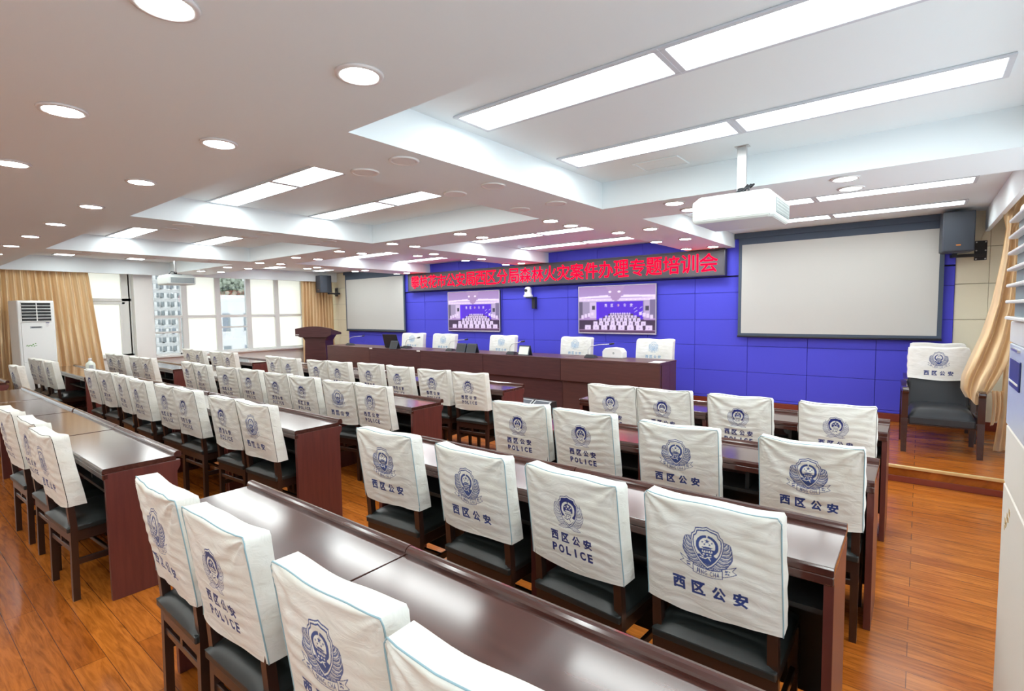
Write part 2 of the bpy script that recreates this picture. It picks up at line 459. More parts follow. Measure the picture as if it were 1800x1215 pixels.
def crest(cv, cx, cy, S, kind):
    """kind 'solid': navy filled shield with pale leaves; 'banner': line shield, dark leaves, ribbon; 'pale': faded"""
    solid = kind == 'solid'
    dk = (.022, .03, .17) if solid else ((.05, .08, .25) if kind == 'banner' else (.30, .45, .62))
    wt = (.8, .785, .72)
    er = (wt, 0.)
    lineW = S * .035
    for sd in (-1, 1):
        th = np.linspace(-PI / 2 - .05, .62, 30)
        q = np.linspace(0, 1, 30)
        ro = S * (1.10 + .10 * np.sin(PI * q) + .035 * np.abs(np.sin(q * 13))) * np.where(q > .9, 1 - (q - .9) * 2.2, 1)
        ri = S * .62
        outer = [(cx + sd * a * math.cos(t) * 1.0, cy - S * .02 + a * math.sin(t)) for a, t in zip(ro, th)]
        inner = [(cx + sd * ri * math.cos(t), cy - S * .02 + ri * math.sin(t)) for t in th[::-1]]
        if solid:
            cv.poly(outer + inner, (.60, .61, .64), .55)
        else:
            cv.poly(outer + inner, dk, .9)
        for k in range(9):
            t0 = -PI / 2 + .12 + k * .235
            def W(f, t): return (cx + sd * S * f * math.cos(t), cy - S * .02 + S * f * math.sin(t))
            ln = (dk, 1.) if solid else (wt, .0)
            cv.stroke([W(.66, t0 - .22), W(.92, t0 - .12), W(1.08, t0 + .02), W(1.17, t0 + .22)], S * .028, *ln)
            for g in (.09, .16):
                cv.stroke([W(.72, t0 - .16 + g), W(.92, t0 - .08 + g), W(1.06, t0 + .04 + g)], S * (.014 if solid else .018), *(((.12, .13, .28), .8) if solid else (wt, .25)))
        cv.stroke(outer, S * .03, dk)
        if solid:
            feather(cv, cx + sd * S * .06, cy - S * 1.04, -PI / 2 + sd * 1.38, S * .86, S * .15, ((.6, .61, .66), .5), (dk, S * .026), ((.10, .11, .25), S * .014))
        else:
            feather(cv, cx + sd * S * .05, cy - S * .98, -PI / 2 + sd * 1.2, S * .75, S * .14, (dk, .9), (wt, S * .02), (wt, S * .016))
    def sh(s): return shield(s * S) * np.array([.86, 1.]) + np.array([cx, cy])
    cv.poly(sh(1.12), dk); cv.poly(sh(1.06), *er)
    cv.poly(sh(.985), dk)
    if not solid: cv.poly(sh(.91), *er)
    oy = cy + S * .12
    R = S * .545
    ink = er if solid else (dk, 1.)
    bg = (dk, 1.) if solid else er
    cv.ellipse((cx, oy), R, R, *ink); cv.ellipse((cx, oy), R * .72, R * .74, *bg)
    cv.poly([(cx - R * .12, oy + R * 1.1), (cx + R * .12, oy + R * 1.1), (cx + .03 * R, oy + R * .7), (cx - .03 * R, oy + R * .7)], *bg)
    cv.star((cx, oy + R * .42), R * .25, *ink)
    for dx, dy in ((-.42, .30), (.42, .30), (-.22, .10), (.22, .10)):
        cv.star((cx + R * dx, oy + R * dy), R * .125, *ink)
    # gate tower
    for (hw, y0, y1) in ((.22, -.18, -.10), (.38, -.30, -.20), (.62, -.62, -.34)):
        cv.rect(cx - R * hw, cx + R * hw, oy + R * y0, oy + R * y1, *ink)
    cv.poly([(cx - R * .52, oy - R * .20), (cx + R * .52, oy - R * .20), (cx + R * .40, oy - R * .13), (cx - R * .40, oy - R * .13)], *ink)
    for dx in (-.4, -.2, 0, .2, .4):
        cv.ellipse((cx + R * dx, oy - R * .56), R * .06, R * .10, *bg)
    cv.ellipse((cx, oy - R * .86), R * .58, R * .20, *ink)
    for dx in (-.3, 0, .3): cv.ellipse((cx + R * dx, oy - R * .86), R * .09, R * .07, *bg)
    # wall and hills
    b = cy - S * .58
    cv.poly([(cx - S * .52, b + S * .12), (cx - S * .38, b + S * .22), (cx - S * .2, b + S * .08), (cx - S * .06, b + S * .2), (cx + S * .1, b + S * .06), (cx + S * .3, b + S * .2), (cx + S * .5, b + S * .12), (cx + S * .26, b - S * .16), (cx, b - S * .34), (cx - S * .26, b - S * .16)], *ink)
    cv.stroke([(cx - S * .34, b + S * .06), (cx - S * .1, b + S * .0), (cx + S * .04, b + S * .1), (cx + S * .16, b - S * .06)], S * .05, bg[0], bg[1])
    if kind != 'solid':
        def yo(x): return .55 * ((x - cx) / S) ** 2 * S * .42
        ry = cy - S * 1.37
        def rib(x0, x1, dy=0):
            xs = np.linspace(x0, x1, 9)
            return [(x, ry + yo(x) + S * .20 + dy) for x in xs] + [(x, ry + yo(x) - S * .20 + dy) for x in xs[::-1]]
        for sd in (-1, 1):
            P = rib(cx + sd * S * .70, cx + sd * S * 1.38, S * .10)
            P.insert(9, (cx + sd * S * 1.18, ry + yo(cx + S * 1.2) + S * .12))
            cv.poly(P, *er); cv.stroke(P, S * .032, dk, closed=True)
            g = T_J2[0 if sd < 0 else 1]
            gx, gy = cx + sd * S * .95, ry + yo(cx + S * .95) + S * .10
            cv.tris(fit_tris(g, gx - S * .125, gx + S * .125, gy - S * .125, gy + S * .125), dk)
        P = rib(cx - S * .72, cx + S * .72)
        cv.poly(P, *er); cv.stroke(P, S * .036, dk, closed=True)
        xs = [-.52, -.40, -.26, -.09, .17, .34, .51]
        for T, x in zip(T_JC, xs):
            gx = cx + S * x; w = S * (.045 if T is T_JC[1] else .115)
            F = fit_tris(T, gx - w / 2, gx + w / 2, ry + yo(gx) - S * .125, ry + yo(gx) + S * .125)
            for d in (-.0004, .0004): cv.tris(F + np.array((d, 0)), dk)

def ink_canvas(kind, px=.0006):
    cv = Canvas(-.16, .16, .575, .925, px)
    if kind == 'solid':
        crest(cv, 0, .800, .0605, 'solid')
        navy = (.022, .028, .15)
        put_row(cv, T_HZ, 0, .680, .036, .041, .0535, navy)
        put_row(cv, T_POL, 0, .624, .023, .036, .0345, navy, wid=[1, 1.15, .9, .30, 1.1, .95])
    elif kind == 'banner':
        crest(cv, 0, .800, .067, 'banner')
        put_row(cv, T_HZ, 0, .642, .045, .049, .068, (.03, .05, .20))
    else:
        crest(cv, 0, .815, .062, 'pale')
        put_row(cv, T_HZ, 0, .655, .045, .044, .066, (.30, .45, .62))
    return cv

CAN = {k: ink_canvas(k) for k in ('solid', 'banner', 'pale')}

# ---------------------------------------------------------------- fabric covers
def cover_mesh(name, kind, w, zb, zt, th, lean, step, seed, corner=.012, zoff=0., rough_amp=1., matname='cover', kscale=1., back=0.):
    """printed sleeve over a chair back. printed face looks to -y. zoff: canvas z shift"""
    rng = np.random.RandomState(seed)
    hw = w / 2
    cv = CAN[kind]
    pw = .15 * kscale
    nin = max(6, int(2 * pw / step)); nz = max(8, int((zt - zb) / step))
    no = max(3, int((hw - pw) / max(step, .008)))
    xs = np.r_[np.linspace(-hw, -pw, no, endpoint=False), np.linspace(-pw, pw, nin, endpoint=False), np.linspace(pw, hw, no + 1)]
    zs = np.linspace(0, 1, nz + 1)
    ph = rng.rand(12) * 6.28; am = rng.rand(12)
    sag = .004 + .008 * am[0]
    belly = .006 + .01 * am[1]
    def zt_of(x): return zt - sag * (1 - (x / hw) ** 2) + .003 * np.sin(5 * x / hw + ph[0])
    def zb_of(x): return zb + .006 * np.sin(3.2 * x / hw + ph[1]) - .006 * (1 - (x / hw) ** 2)
    def surf(x, t):
        z = zb_of(x) + (zt_of(x) - zb_of(x)) * t
        s = 1 - t
        y = lean * s - back
        e = 1 - np.abs(x / hw) ** 6
        y = y - (.012 + belly * np.sin(PI * t) * (.6 + .4 * np.cos(PI * x / w))) * e
        # pulls from the top corners
        for sd in (-1, 1):
            dx = (sd * hw - x); dz = zt - z
            ang = np.arctan2(dz, np.abs(dx) + 1e-4); r = np.hypot(dx, dz)
            y = y - .0032 * rough_amp * (.3 + am[2 + (sd > 0)]) * np.sin(ang * (9 + 3 * am[4]) + ph[3 + (sd > 0)]) * np.exp(-r / .17) * np.minimum(r / .03, 1)
        y = y - .0007 * rough_amp * np.sin(z * (120 + 30 * am[6]) + 2.2 * np.sin(x * 14 + ph[5]) + ph[6]) * (.25 + np.sin(x * 9 + ph[7]) ** 2) * e * np.sin(PI * np.clip(t, 0, 1)) ** .5
        y = y - .0015 * rough_amp * np.sin(x * 55 + 9 * z + ph[8]) * np.sin(z * 24 + ph[9]) * e * am[7]
        y = y - .004 * rough_amp * (am[8] - .3) * np.sin(x * 13 + z * 11 + ph[10]) * e * np.sin(PI * t)
        # rounded shoulder at the top
        k = np.clip((z - (zt_of(x) - .012)) / .012, 0, 1)
        y = y + .012 * (1 - np.sqrt(np.clip(1 - k ** 2, 0, 1))) * e
        # flare at the hem
        y = y - .006 * np.exp(-t / .05) * (.5 + .5 * np.sin(8 * x + ph[11]))
        # rounded corners
        c = np.clip((z - (zt - corner)) / corner, 0, 1)
        ins = corner * (1 - np.sqrt(np.clip(1 - c ** 2, 0, 1)))
        xx = x * (1 - ins / hw) * (1 + .012 * np.sin(3 * t + ph[2]) * (1 - t))
        return xx, y, z
    X, T = np.meshgrid(xs, zs)
    x, y, z = surf(X, T)
    V = [np.stack([x, y, z], -1).reshape(-1, 3)]
    nx = len(xs)
    idx = np.arange((nz + 1) * nx).reshape(nz + 1, nx)
    F = [np.stack([idx[:-1, :-1], idx[:-1, 1:], idx[1:, 1:], idx[1:, :-1]], -1).reshape(-1, 4)]
    ink = cv.sample(x / kscale, (z - zoff - .925) / kscale + .925, 1 if step < .002 else 3).reshape(-1, 4)
    hem = np.zeros_like(ink)
    base = (nz + 1) * nx
    def patch(P):
        nonlocal base
        a, b = P.shape[:2]
        ii = np.arange(a * b).reshape(a, b) + base
        V.append(P.reshape(-1, 3)); F.append(np.stack([ii[:-1, :-1], ii[:-1, 1:], ii[1:, 1:], ii[1:, :-1]], -1).reshape(-1, 4)); base += a * b
    tz = np.linspace(0, 1, 25)
    def edge(xv, tt): 
        return np.stack(surf(np.full_like(tt, xv), tt), -1)
    fs = np.linspace(-hw, hw, 13)
    top = np.stack(surf(fs, np.ones_like(fs)), -1)
    fx, ft = np.meshgrid(fs, tz)
    fr = np.stack([fx * (1 - np.clip((ft - .97) / .03, 0, 1) * corner / hw * .6), lean * (1 - ft) + th + 0 * fx + .004 * np.sin(6 * fx + 5 * ft), zb_of(fx) + (zt_of(fx) - zb_of(fx)) * ft - .004 * (ft > .999)], -1)
    for sd in (-1, 1):
        e = edge(sd * hw, tz); f = fr[:, -1 if sd > 0 else 0]
        e[:, 1] = e[:, 1]
        m1 = e * .65 + f * .35; m2 = e * .3 + f * .7
        bul = (.006 * np.sin(PI * tz * .9 + .1) + .002 * np.sin(tz * 23 + ph[4])) * (1 - tz ** 12)
        m1[:, 0] += sd * bul; m2[:, 0] += sd * bul
        P = np.stack([e, m1, m2, f], 1)
        patch(P if sd > 0 else P[:, ::-1])
    m1 = top * .65 + fr[-1] * .35; m2 = top * .3 + fr[-1] * .7
    tw = 1 - (fs / hw) ** 6; m1[:, 2] += .005 * tw; m2[:, 2] += .005 * tw
    patch(np.stack([top, m1, m2, fr[-1]], 0))
    patch(fr[:, ::-1])
    V = np.concatenate(V); F = np.concatenate(F)
    me = bpy.data.meshes.new(name)
    me.vertices.add(len(V)); me.vertices.foreach_set('co', V.ravel().astype('f'))
    me.loops.add(len(F) * 4); me.loops.foreach_set('vertex_index', F.ravel().astype('i'))
    me.polygons.add(len(F)); me.polygons.foreach_set('loop_start', np.arange(0, len(F) * 4, 4, dtype='i')); me.polygons.foreach_set('loop_total', np.full(len(F), 4, 'i'))
    me.polygons.foreach_set('use_smooth', np.ones(len(F), bool))
    me.update(calc_edges=True); me.validate()
    at = me.attributes.new('ink', 'FLOAT_COLOR', 'POINT')
    col = np.zeros((len(V), 4)); col[:len(ink)] = ink
    at.data.foreach_set('color', col.ravel().astype('f'))
    me.materials.append(M[matname])
    # edge path for the piping
    L = edge(-hw, tz); Rr = edge(hw, tz); Tp = top[1:-1]
    path = [tuple(p) for p in L] + [tuple(p) for p in Tp] + [tuple(p) for p in Rr[::-1]]
    return me, path

# ---------------------------------------------------------------- room shell
XL, XR, YB, YF = -12.6, .92, -2.4, 8.0
b = BM(); box(b, XL - .2, XR + .2, YB - .2, YF + .2, -.12, 0); struct('floor', b, 'floor')
b = BM(); box(b, XL, XR, 5.80, YF, 0.001, .15); o = struct('floor_stage', b, 'floor')
b = BM(); box(b, XL, XR, 5.775, 5.80, .128, .156, .004); struct('trim_1', b, 'gold')
b = BM(); box(b, XL, XR, 5.785, 5.80, .0, .055, .003); struct('trim_2', b, 'redwood')

# ceiling: flat soffit with recessed coffers
LOW, UP, STG = 2.475, 2.70, 2.668
coffers = [(-2.2, .57, 1.52, 4.07, UP), (-5.45, -2.87, 1.52, 4.07, UP), (-8.76, -6.13, 1.52, 4.07, UP), (-12.32, -9.38, 1.52, 4.07, UP),
           (-2.14, .57, 4.76, YF, STG), (-5.41, -2.81, 4.76, YF, STG), (-8.6, -6.08, 4.76, YF, STG), (-12.32, -9.34, 4.76, YF, STG)]
def ceil_h(x, y):
    for x0, x1, y0, y1, h in coffers:
        if x0 < x < x1 and y0 < y < y1: return h
    if x < -12.32 or x > .57: return UP
    return LOW
xs = sorted(set([XL - .15, XR + .15, -12.32, .57] + [c for q in coffers for c in q[:2]])); ys = sorted(set([YB - .15, YF + .15] + [c for q in coffers for c in q[2:4]]))
b = BM()
hm = {}
for i in range(len(xs) - 1):
    for j in range(len(ys) - 1):
        h = ceil_h((xs[i] + xs[i + 1]) / 2, (ys[j] + ys[j + 1]) / 2) if ys[j] < YF else UP; hm[i, j] = h
        b.faces.new([b.verts.new(p) for p in ((xs[i], ys[j], h), (xs[i], ys[j + 1], h), (xs[i + 1], ys[j + 1], h), (xs[i + 1], ys[j], h))])
for (i, j), h in hm.items():
    for di, dj in ((1, 0), (0, 1)):
        k = hm.get((i + di, j + dj))
        if k is None or k == h: continue
        p = [(xs[i + 1], ys[j]), (xs[i + 1], ys[j + 1])] if di else [(xs[i], ys[j + 1]), (xs[i + 1], ys[j + 1])]
        b.faces.new([b.verts.new((*p[0], h)), b.verts.new((*p[1], h)), b.verts.new((*p[1], k)), b.verts.new((*p[0], k))])
bmesh.ops.remove_doubles(b, verts=b.verts[:], dist=1e-4)
x0, x1, y0, y1 = xs[0], xs[-1], ys[0], ys[-1]
box(b, x0, x1, y0, y1, 2.74, 2.9)
struct('ceiling', b, 'ceil')
b = BM(); box(b, -12.34, -12.30, YB, YF, 2.43, 2.72, .002); struct('trim_3', b, 'ceil')
b = BM(); box(b, .55, .59, YB, YF, 2.43, 2.72, .002); struct('trim_4', b, 'ceil')
# walls
b = BM(); box(b, XL - .2, XR + .2, YB - .2, YB, 0, 2.8); struct('wall_back', b, 'white_wall')
b = BM()
box(b, XR, XR + .2, YB, YF, 0, .82); box(b, XR, XR + .2, YB, YF, 2.30, 2.8); box(b, XR, XR + .2, YB, -1.6, .82, 2.44); box(b, XR, XR + .2, 5.6, YF, .82, 2.44)
struct('wall_right', b, 'white_wall')
b = BM()
box(b, XL - .22, XL, .62, 1.75, 0, 2.8); box(b, XL - .22, XL, YB, -2.22, 0, 2.8); box(b, XL - .22, XL, -2.22, .62, 0, .79); box(b, XL - .22, XL, -2.22, .62, 2.5, 2.8); box(b, XL - .22, XL, 1.75, YF, 0, .72); box(b, XL - .22, XL, 1.75, YF, 2.5, 2.8)
box(b, XL - .22, XL, 1.75, 3.44, .72, .79)
struct('wall_left', b, 'white_wall')
b = BM(); box(b, XL - .22, -12.50, 3.47, 3.80, 0, 2.71, .004); struct('trim_5', b, 'white_wall')
b = BM(); box(b, XL - .02, XL + .09, 3.80, YF, .715, .755, .006); struct('trim_6', b, 'alu')
b = BM(); box(b, XL - .02, XL + .05, 1.75, 3.47, .765, .80, .006); struct('trim_7', b, 'alu')
# front wall: beige panels, grooves, blue panelled field
b = BM()
gz = [.15, .60, 1.015, 1.43, 1.845, 2.265, 2.70]
box(b, XL - .2, XR + .2, YF + .03, YF + .2, 0, 2.8, mi=1)
for (xa, xb) in ((-12.6, -12.27), (-12.265, -11.80), (.308, .60), (.603, .92)):
    for k in range(len(gz) - 1):
        box(b, xa, xb, YF, YF + .06, gz[k] + .003, gz[k + 1] - .003, .002, 1)
struct('wall_front', b, ['beige', 'bgroove'])
b = BM()
b2 = BM()
box(b2, -11.80, .308, YF - .0, YF + .1, 2.075, 2.70, mi=1)
box(b, -11.80, .308, YF + .008, YF + .1, .15, 2.07, mi=1)
gz = [.25, .285, .666, 1.045, 1.431, 1.831, 2.06]
gx = [-11.80] + [x for x in [-.426 - .765 * k for k in range(15)][::-1] if x > -11.75] + [.308]
for k in range(len(gz) - 1):
    for i in range(len(gx) - 1):
        box(b, gx[i] + .002, gx[i + 1] - .002, YF - .02, YF + .05, gz[k] + .002, gz[k + 1] - .002, .003, 1)
gx = [-11.80] + [x for x in [-3.565 + .83 * 4 - .83 * k for k in range(15)][::-1] if x > -11.75] + [.308]
for i in range(len(gx) - 1):
    box(b2, gx[i] + .002, gx[i + 1] - .002, YF - .05, YF + .05, 2.075, 2.664, .003, 1)
struct('wall_front_panelling', b, ['blue', 'groove'])
struct('wall_front_upper', b2, ['blue', 'groove'])
b = BM(); box(b, -11.80, .92, YF - .035, YF, .15, .25, .004); struct('baseboard_front', b, 'redwood')
# hanging strips between stage coffers meet the wall with the soffit itself (part of the ceiling mesh)

# ---------------------------------------------------------------- windows
def window(n, y0, y1, z0, z1, mulls, trans, films, extra=(), wx=None):
    w = bpy.data.objects.new('window_%d' % n, None); C.objects.link(w); w['kind'] = 'structure'; w.location = (XL - .1 if wx is None else wx, (y0 + y1) / 2, z0)
    oy = (y0 + y1) / 2
    f = BM(); t = .05
    X0, X1 = -.03, .05
    def bar(ya, yb, za, zb, d=0.): box(f, X0 - d, X1 + d, ya - oy, yb - oy, za - z0, zb - z0, .004, 1)
    bar(y0, y0 + t, z0, z1); bar(y1 - t, y1, z0, z1); bar(y0, y1, z0, z0 + t); bar(y0, y1, z1 - t, z1)
    for m in mulls: bar(m - .055, m + .055, z0, z1, .006)
    for q in trans: bar(y0, y1, q - .03, q + .03)
    for e in extra: bar(*e)
    obj('window_frame', f, 'alu', w)
    yy = [y0] + list(mulls) + [y1]
    for i in range(len(yy) - 1):
        a, c = yy[i] + .05 - oy, yy[i + 1] - .05 - oy
        p = BM(); box(p, .0, .006, a, c, .04, z1 - z0 - .04); g = obj('window_pane', p, 'glass3' if wx is not None else 'glass2' if films[i] else 'glass', w)
        if films[i]:
            p = BM(); gridsurf(p, lambda q, v: (.008, a + (c - a) * q, .04 + (z1 - z0 - .08) * v), 1, 1); obj('window_film', p, 'film', w)
    return w
window(1, 1.75, 3.46, .79, 2.5, (), (1.93,), (1,), ((3.30, 3.44, .79, 2.5), (1.75, 3.35, 1.84, 1.89), (3.26, 3.31, .79, 1.85)))
window(2, 3.80, 7.98, .74, 2.5, (4.43, 5.12, 5.81, 6.50, 7.20), (1.575,), (0, 1, 0, 1, 1, 1), ((4.30, 4.34, .74, 1.55), (3.85, 4.32, 1.22, 1.26), (5.17, 5.76, 1.30, 1.335)))

window(3, -2.2, .6, .79, 2.5, (-1.3, -.35), (1.93,), (0, 1, 0))  # added window behind the camera, unseen, lets in extra daylight
window(4, -1.6, 5.6, .82, 2.30, (-.4, .8, 2., 3.2, 4.4), (1.9,), (0, 0, 0, 0, 0, 0), (), XR + .08)  # unseen right-wall window, added to brighten ceiling and near chairs
# ---------------------------------------------------------------- view outside
def far_building(name, label, x, y0, y1, z0, z1, dy, dz, mw=.5):
    r = thing(name, label, 'building', (x, (y0 + y1) / 2, z0))
    oy = (y0 + y1) / 2
    w = BM(); box(w, -12, 0, y0 - oy, y1 - oy, 0, z1 - z0); obj('wall', w, 'build1', r)
    g = BM(); h = BM()
    ny = int((y1 - y0) / dy); nz = int((z1 - z0) / dz)
    for i in range(ny):
        for k in range(nz):
            cy = y0 - oy + (i + .5) * dy; cz = (k + .5) * dz
            box(g, -.3, .05, cy - dy * mw / 2, cy + dy * mw / 2, cz - dz * .27, cz + dz * .27)
            box(h, 0, .25, cy - dy * mw / 2 - .1, cy + dy * mw / 2 + .1, cz - dz * .33, cz - dz * .28)
            box(h, 0, .12, cy - .06, cy + .06, cz - dz * .27, cz + dz * .27)
    obj('window_grid', g, 'build2', r); obj('window_ledges', h, 'build1', r)
    return r
far_building('office_building', 'pale low office block with rows of windows outside the long window', -55, 18, 46, -14, 3.6, 3.0, 3.3, .55)
far_building('apartment_tower', 'pale tall apartment tower behind the low block outside', -105, 40, 70, -14, 48, 2.6, 3.0, .5)
far_building('tiled_building', 'white gridded facade outside the long window nearest the pillar', -30, 4, 12.2, -3, 15, .45, .45, .8)
def tree(label, x, y, z, s, seed):
    rr = random.Random(seed)
    r = thing('tree', label, 'tree', (x, y, -14), group='trees between the far buildings')
    c = BM()
    for k in range(620):
        a, bb, q = rr.random() * 6.28, rr.random() * 6.28, rr.random() ** .4
        p = Vector((math.cos(a) * math.sin(bb) * q * s, math.sin(a) * math.sin(bb) * q * s, z + 14 + math.cos(bb) * q * s * .8))
        t = bmesh.new(); bmesh.ops.create_icosphere(t, subdivisions=1, radius=s * (.05 + .07 * rr.random()))
        add(c, t, Matrix.Translation(p) @ Matrix.Rotation(a, 4, 'X'))
    obj('foliage', c, 'tree', r)
    k = BM(); tube(k, [(0, 0, 0), (0, .1, (z + 14) / 2), (0, 0, z + 14)], [.4, .3, .15]); obj('trunk', k, 'chairwood', r)
tree('rounded green tree behind the low office block roof, nearest the gridded facade', -74, 26, 5.2, 2.5, 1)
tree('wide green tree behind the low office block roof, middle of three', -76, 32.5, 5.4, 2.8, 2)
tree('green tree behind the low office block roof, nearest the tower', -75, 39, 5.2, 2.5, 3)

# ---------------------------------------------------------------- ceiling lights
def light_panel():
    t = thing('ceiling_panel_light', 'x', 'ceiling light')
    f = BM()
    for q in ((-.6, .6, -.15, -.125), (-.6, .6, .125, .15), (-.6, -.573, -.125, .125), (.573, .6, -.125, .125)): box(f, *q, -.012, -.001, .002, 1)
    obj('frame', f, 'frame_w', t)
    d = BM(); box(d, -.573, .573, -.125, .125, -.007, -.003); obj('diffuser', d, 'lamp', t)
    return t
lp = light_panel(); first = True
bays = [('bay nearest the camera', -1.50, -.30), ('second bay', -4.83, -3.63), ('third bay', -8.15, -6.95), ('bay by the windows', -11.35, -10.15)]
for bay, xa, xb in bays:
    for row, y, z in (('rear strip', 2.29, UP), ('middle strip', 3.345, UP), ('first stage strip', 5.93, STG), ('second stage strip', 7.15, STG)):
        for x, sd in ((xa, 'window side'), (xb, 'projector side')):
            if z == STG: x += .05
            lab = 'rectangular lit ceiling panel, %s, %s, half on the %s' % (bay, row, sd)
            if first:
                lp.location = (x, y, z); lp['label'] = lab; first = False; lp['group'] = 'ceiling light panels'
            else: dup(lp, (x, y, z), 0, lab, 'ceiling light panels')

def downlight(nm, dm):
    t = thing('downlight' if dm == 'down' else 'ceiling_speaker', 'x', 'downlight' if dm == 'down' else 'ceiling speaker')
    r = BM()
    lathe(r, [(.066, -.002), (.070, -.010), (.085, -.008), (.088, -.0005)], n=28)
    obj('trim_ring', r, 'ring' if dm == 'down' else 'grille', t)
    d = BM(); cyl(d, (0, 0, -.006), .066, .004, 28); obj('diffuser' if dm == 'down' else 'grille', d, dm, t)
    return t
dl = downlight('downlight', 'down'); first = True
spots = []
O = ['first', 'second', 'third', 'fourth', 'fifth', 'sixth', 'seventh', 'eighth', 'ninth', 'tenth']
for k, x in enumerate((-1.69, -2.87, -4.06)): spots.append((x, .585, 'rearmost line over the audience, %s from the camera' % O[k]))
for k, x in enumerate((-1.64, -2.83, -4.01, -5.18, -6.38, -7.53, -8.67, -9.85)): spots.append((x, 1.19, 'line along the coffers\' rear edge, %s from the camera' % O[k]))
for k, x in enumerate((-.43, -1.62, -2.85, -4.07, -5.26, -6.42, -7.58, -8.75, -9.97, -11.15)):
    spots.append((x, 4.23, 'cross band before the stage, rear of pair %d from the projector' % (k + 1)))
    spots.append((x, 4.60, 'cross band before the stage, stage side of pair %d from the projector' % (k + 1)))
for q, (xa, xb) in enumerate(((-2.33, -2.71), (-5.74, -6.10), (-8.92, -9.26))):
    for k, y in enumerate((5.39, 6.46, 7.55)):
        spots.append((xa, y, '%s stage beam, pair %d from the audience, side away from windows' % (O[q], k + 1)))
        spots.append((xb, y, '%s stage beam, pair %d from the audience, window side' % (O[q], k + 1)))
for y in (-.02, -.63, -1.24):  # extra rows behind the camera, unseen, added to raise the room light
    for x in (-.45, -1.66, -2.86, -4.05, -5.22, -6.40, -7.56, -8.72, -9.90): spots.append((x, y, None))
for x, y, s in spots:
    lab = 'lit round downlight, ' + s if s else 'added lit round downlight, unseen in the rear ceiling behind the last rows'
    if first: dl.location = (x, y, LOW); dl['label'] = lab; dl['group'] = 'round ceiling downlights'; first = False
    else: dup(dl, (x, y, LOW), 0, lab, 'round ceiling downlights')
sp = downlight('ceiling_speaker', 'grille'); first = True
for q, (xa, xb) in enumerate(((-2.36, -2.73), (-5.64, -5.98), (-8.90, -9.24))):
    for k, y in enumerate((2.0, 2.79, 3.58)):
        for x, sd in ((xa, 'camera side'), (xb, 'window side')):
            lab = 'unlit round grey ceiling fitting, %s beam from the camera, %s pair, %s' % (O[q], O[k], sd)
            if first: sp.location = (x, y, LOW); sp['label'] = lab; sp['group'] = 'round grey fittings'; first = False
            else: dup(sp, (x, y, LOW), 0, lab, 'round grey fittings')
h = BM()
for q in ((-1.75, -1.40, 3.70, 3.715), (-1.75, -1.40, 3.945, 3.96), (-1.75, -1.735, 3.715, 3.945), (-1.415, -1.40, 3.715, 3.945)): box(h, *q, UP - .008, UP - .0005, .002, 1)
tag(obj('access_hatch', h, 'ceil'), 'white square access hatch frame beside the projector pole', 'hatch')

# ---------------------------------------------------------------- conference tables
def make_table():
    t = thing('conference_table', 'x', 'table', group='dark conference tables in rows')
    W = .594
    top = BM(); prism(top, [(0, .728), (0, .748), (.006, .757), (.36, .757), (.36, .728)], 'x', -W, W, bev=.002); obj('tabletop', top, 'wood', t)
    m = BM(); prism(m, [(.352, .745), (.352, .765), (.355, .772), (.362, .779), (.372, .782), (.382, .780), (.389, .774), (.392, .764), (.392, .745)], 'x', -W, W); obj('edge_molding', m, 'wood', t)
    e = BM(); box(e, -W, W, .001, .030, .694, .727, .005); obj('front_rail', e, 'wood', t)
    for s in (-1, 1):
        p = BM(); xa, xb = (-W, -W + .03) if s < 0 else (W - .03, W)
        prism(p, [(.012, 0), (.012, .727), (.385, .727), (.385, .69), (.365, .66), (.365, 0)], 'x', xa, xb, bev=.002); obj('side_panel', p, 'woodv', t)
    p = BM(); box(p, -W + .03, W - .03, .340, .360, .08, .727); obj('modesty_panel', p, 'woodv', t)
    p = BM(); box(p, -W + .03, W - .03, .06, .338, .56, .578); box(p, -.01, .01, .08, .338, .578, .727); obj('book_shelf', p, 'inner', t)
    p = BM(); box(p, -W + .031, W - .031, .332, .3395, .09, .555); obj('knee_board', p, 'inner', t)
    return t
tb = make_table(); first = True
ROWN = {1: 'rearmost row', 2: 'third row from the stage', 3: 'second row from the stage', 4: 'row nearest the stage'}
RY = {1: .775, 2: 1.895, 3: 2.985, 4: 4.21}
BLK = {'R': ('near block', [-.785, -1.98]), 'M': ('middle block', [-4.105, -5.315, -6.525, -7.735]), 'L': ('window block', [-9.74, -10.94])}
for bk, (bn, xs_) in BLK.items():
    for r in (1, 2, 3, 4):
        for k, x in enumerate(xs_):
            if bk == 'L' and r == 1: x -= .2
            if bk == 'R' and r > 2: x += .045
            if bk == 'M' and r == 4: x += .04
            lab = 'dark wooden table, %s, %s, %s from the armchair side' % (bn, ROWN[r], O[k])
            j = (k % 2) * .004
            if first: tb.location = (x, RY[r] + j, 0); tb['label'] = lab; first = False
            else: dup(tb, (x, RY[r] + j, 0), 0, lab)
g = BM(); cyl(g, (-.80, 4.21 + .329, .62), .028, .008, 20, 'y'); tag(obj('cable_grommet', g, 'grey'), 'round grey grommet inside a near block table nearest the stage', 'grommet')

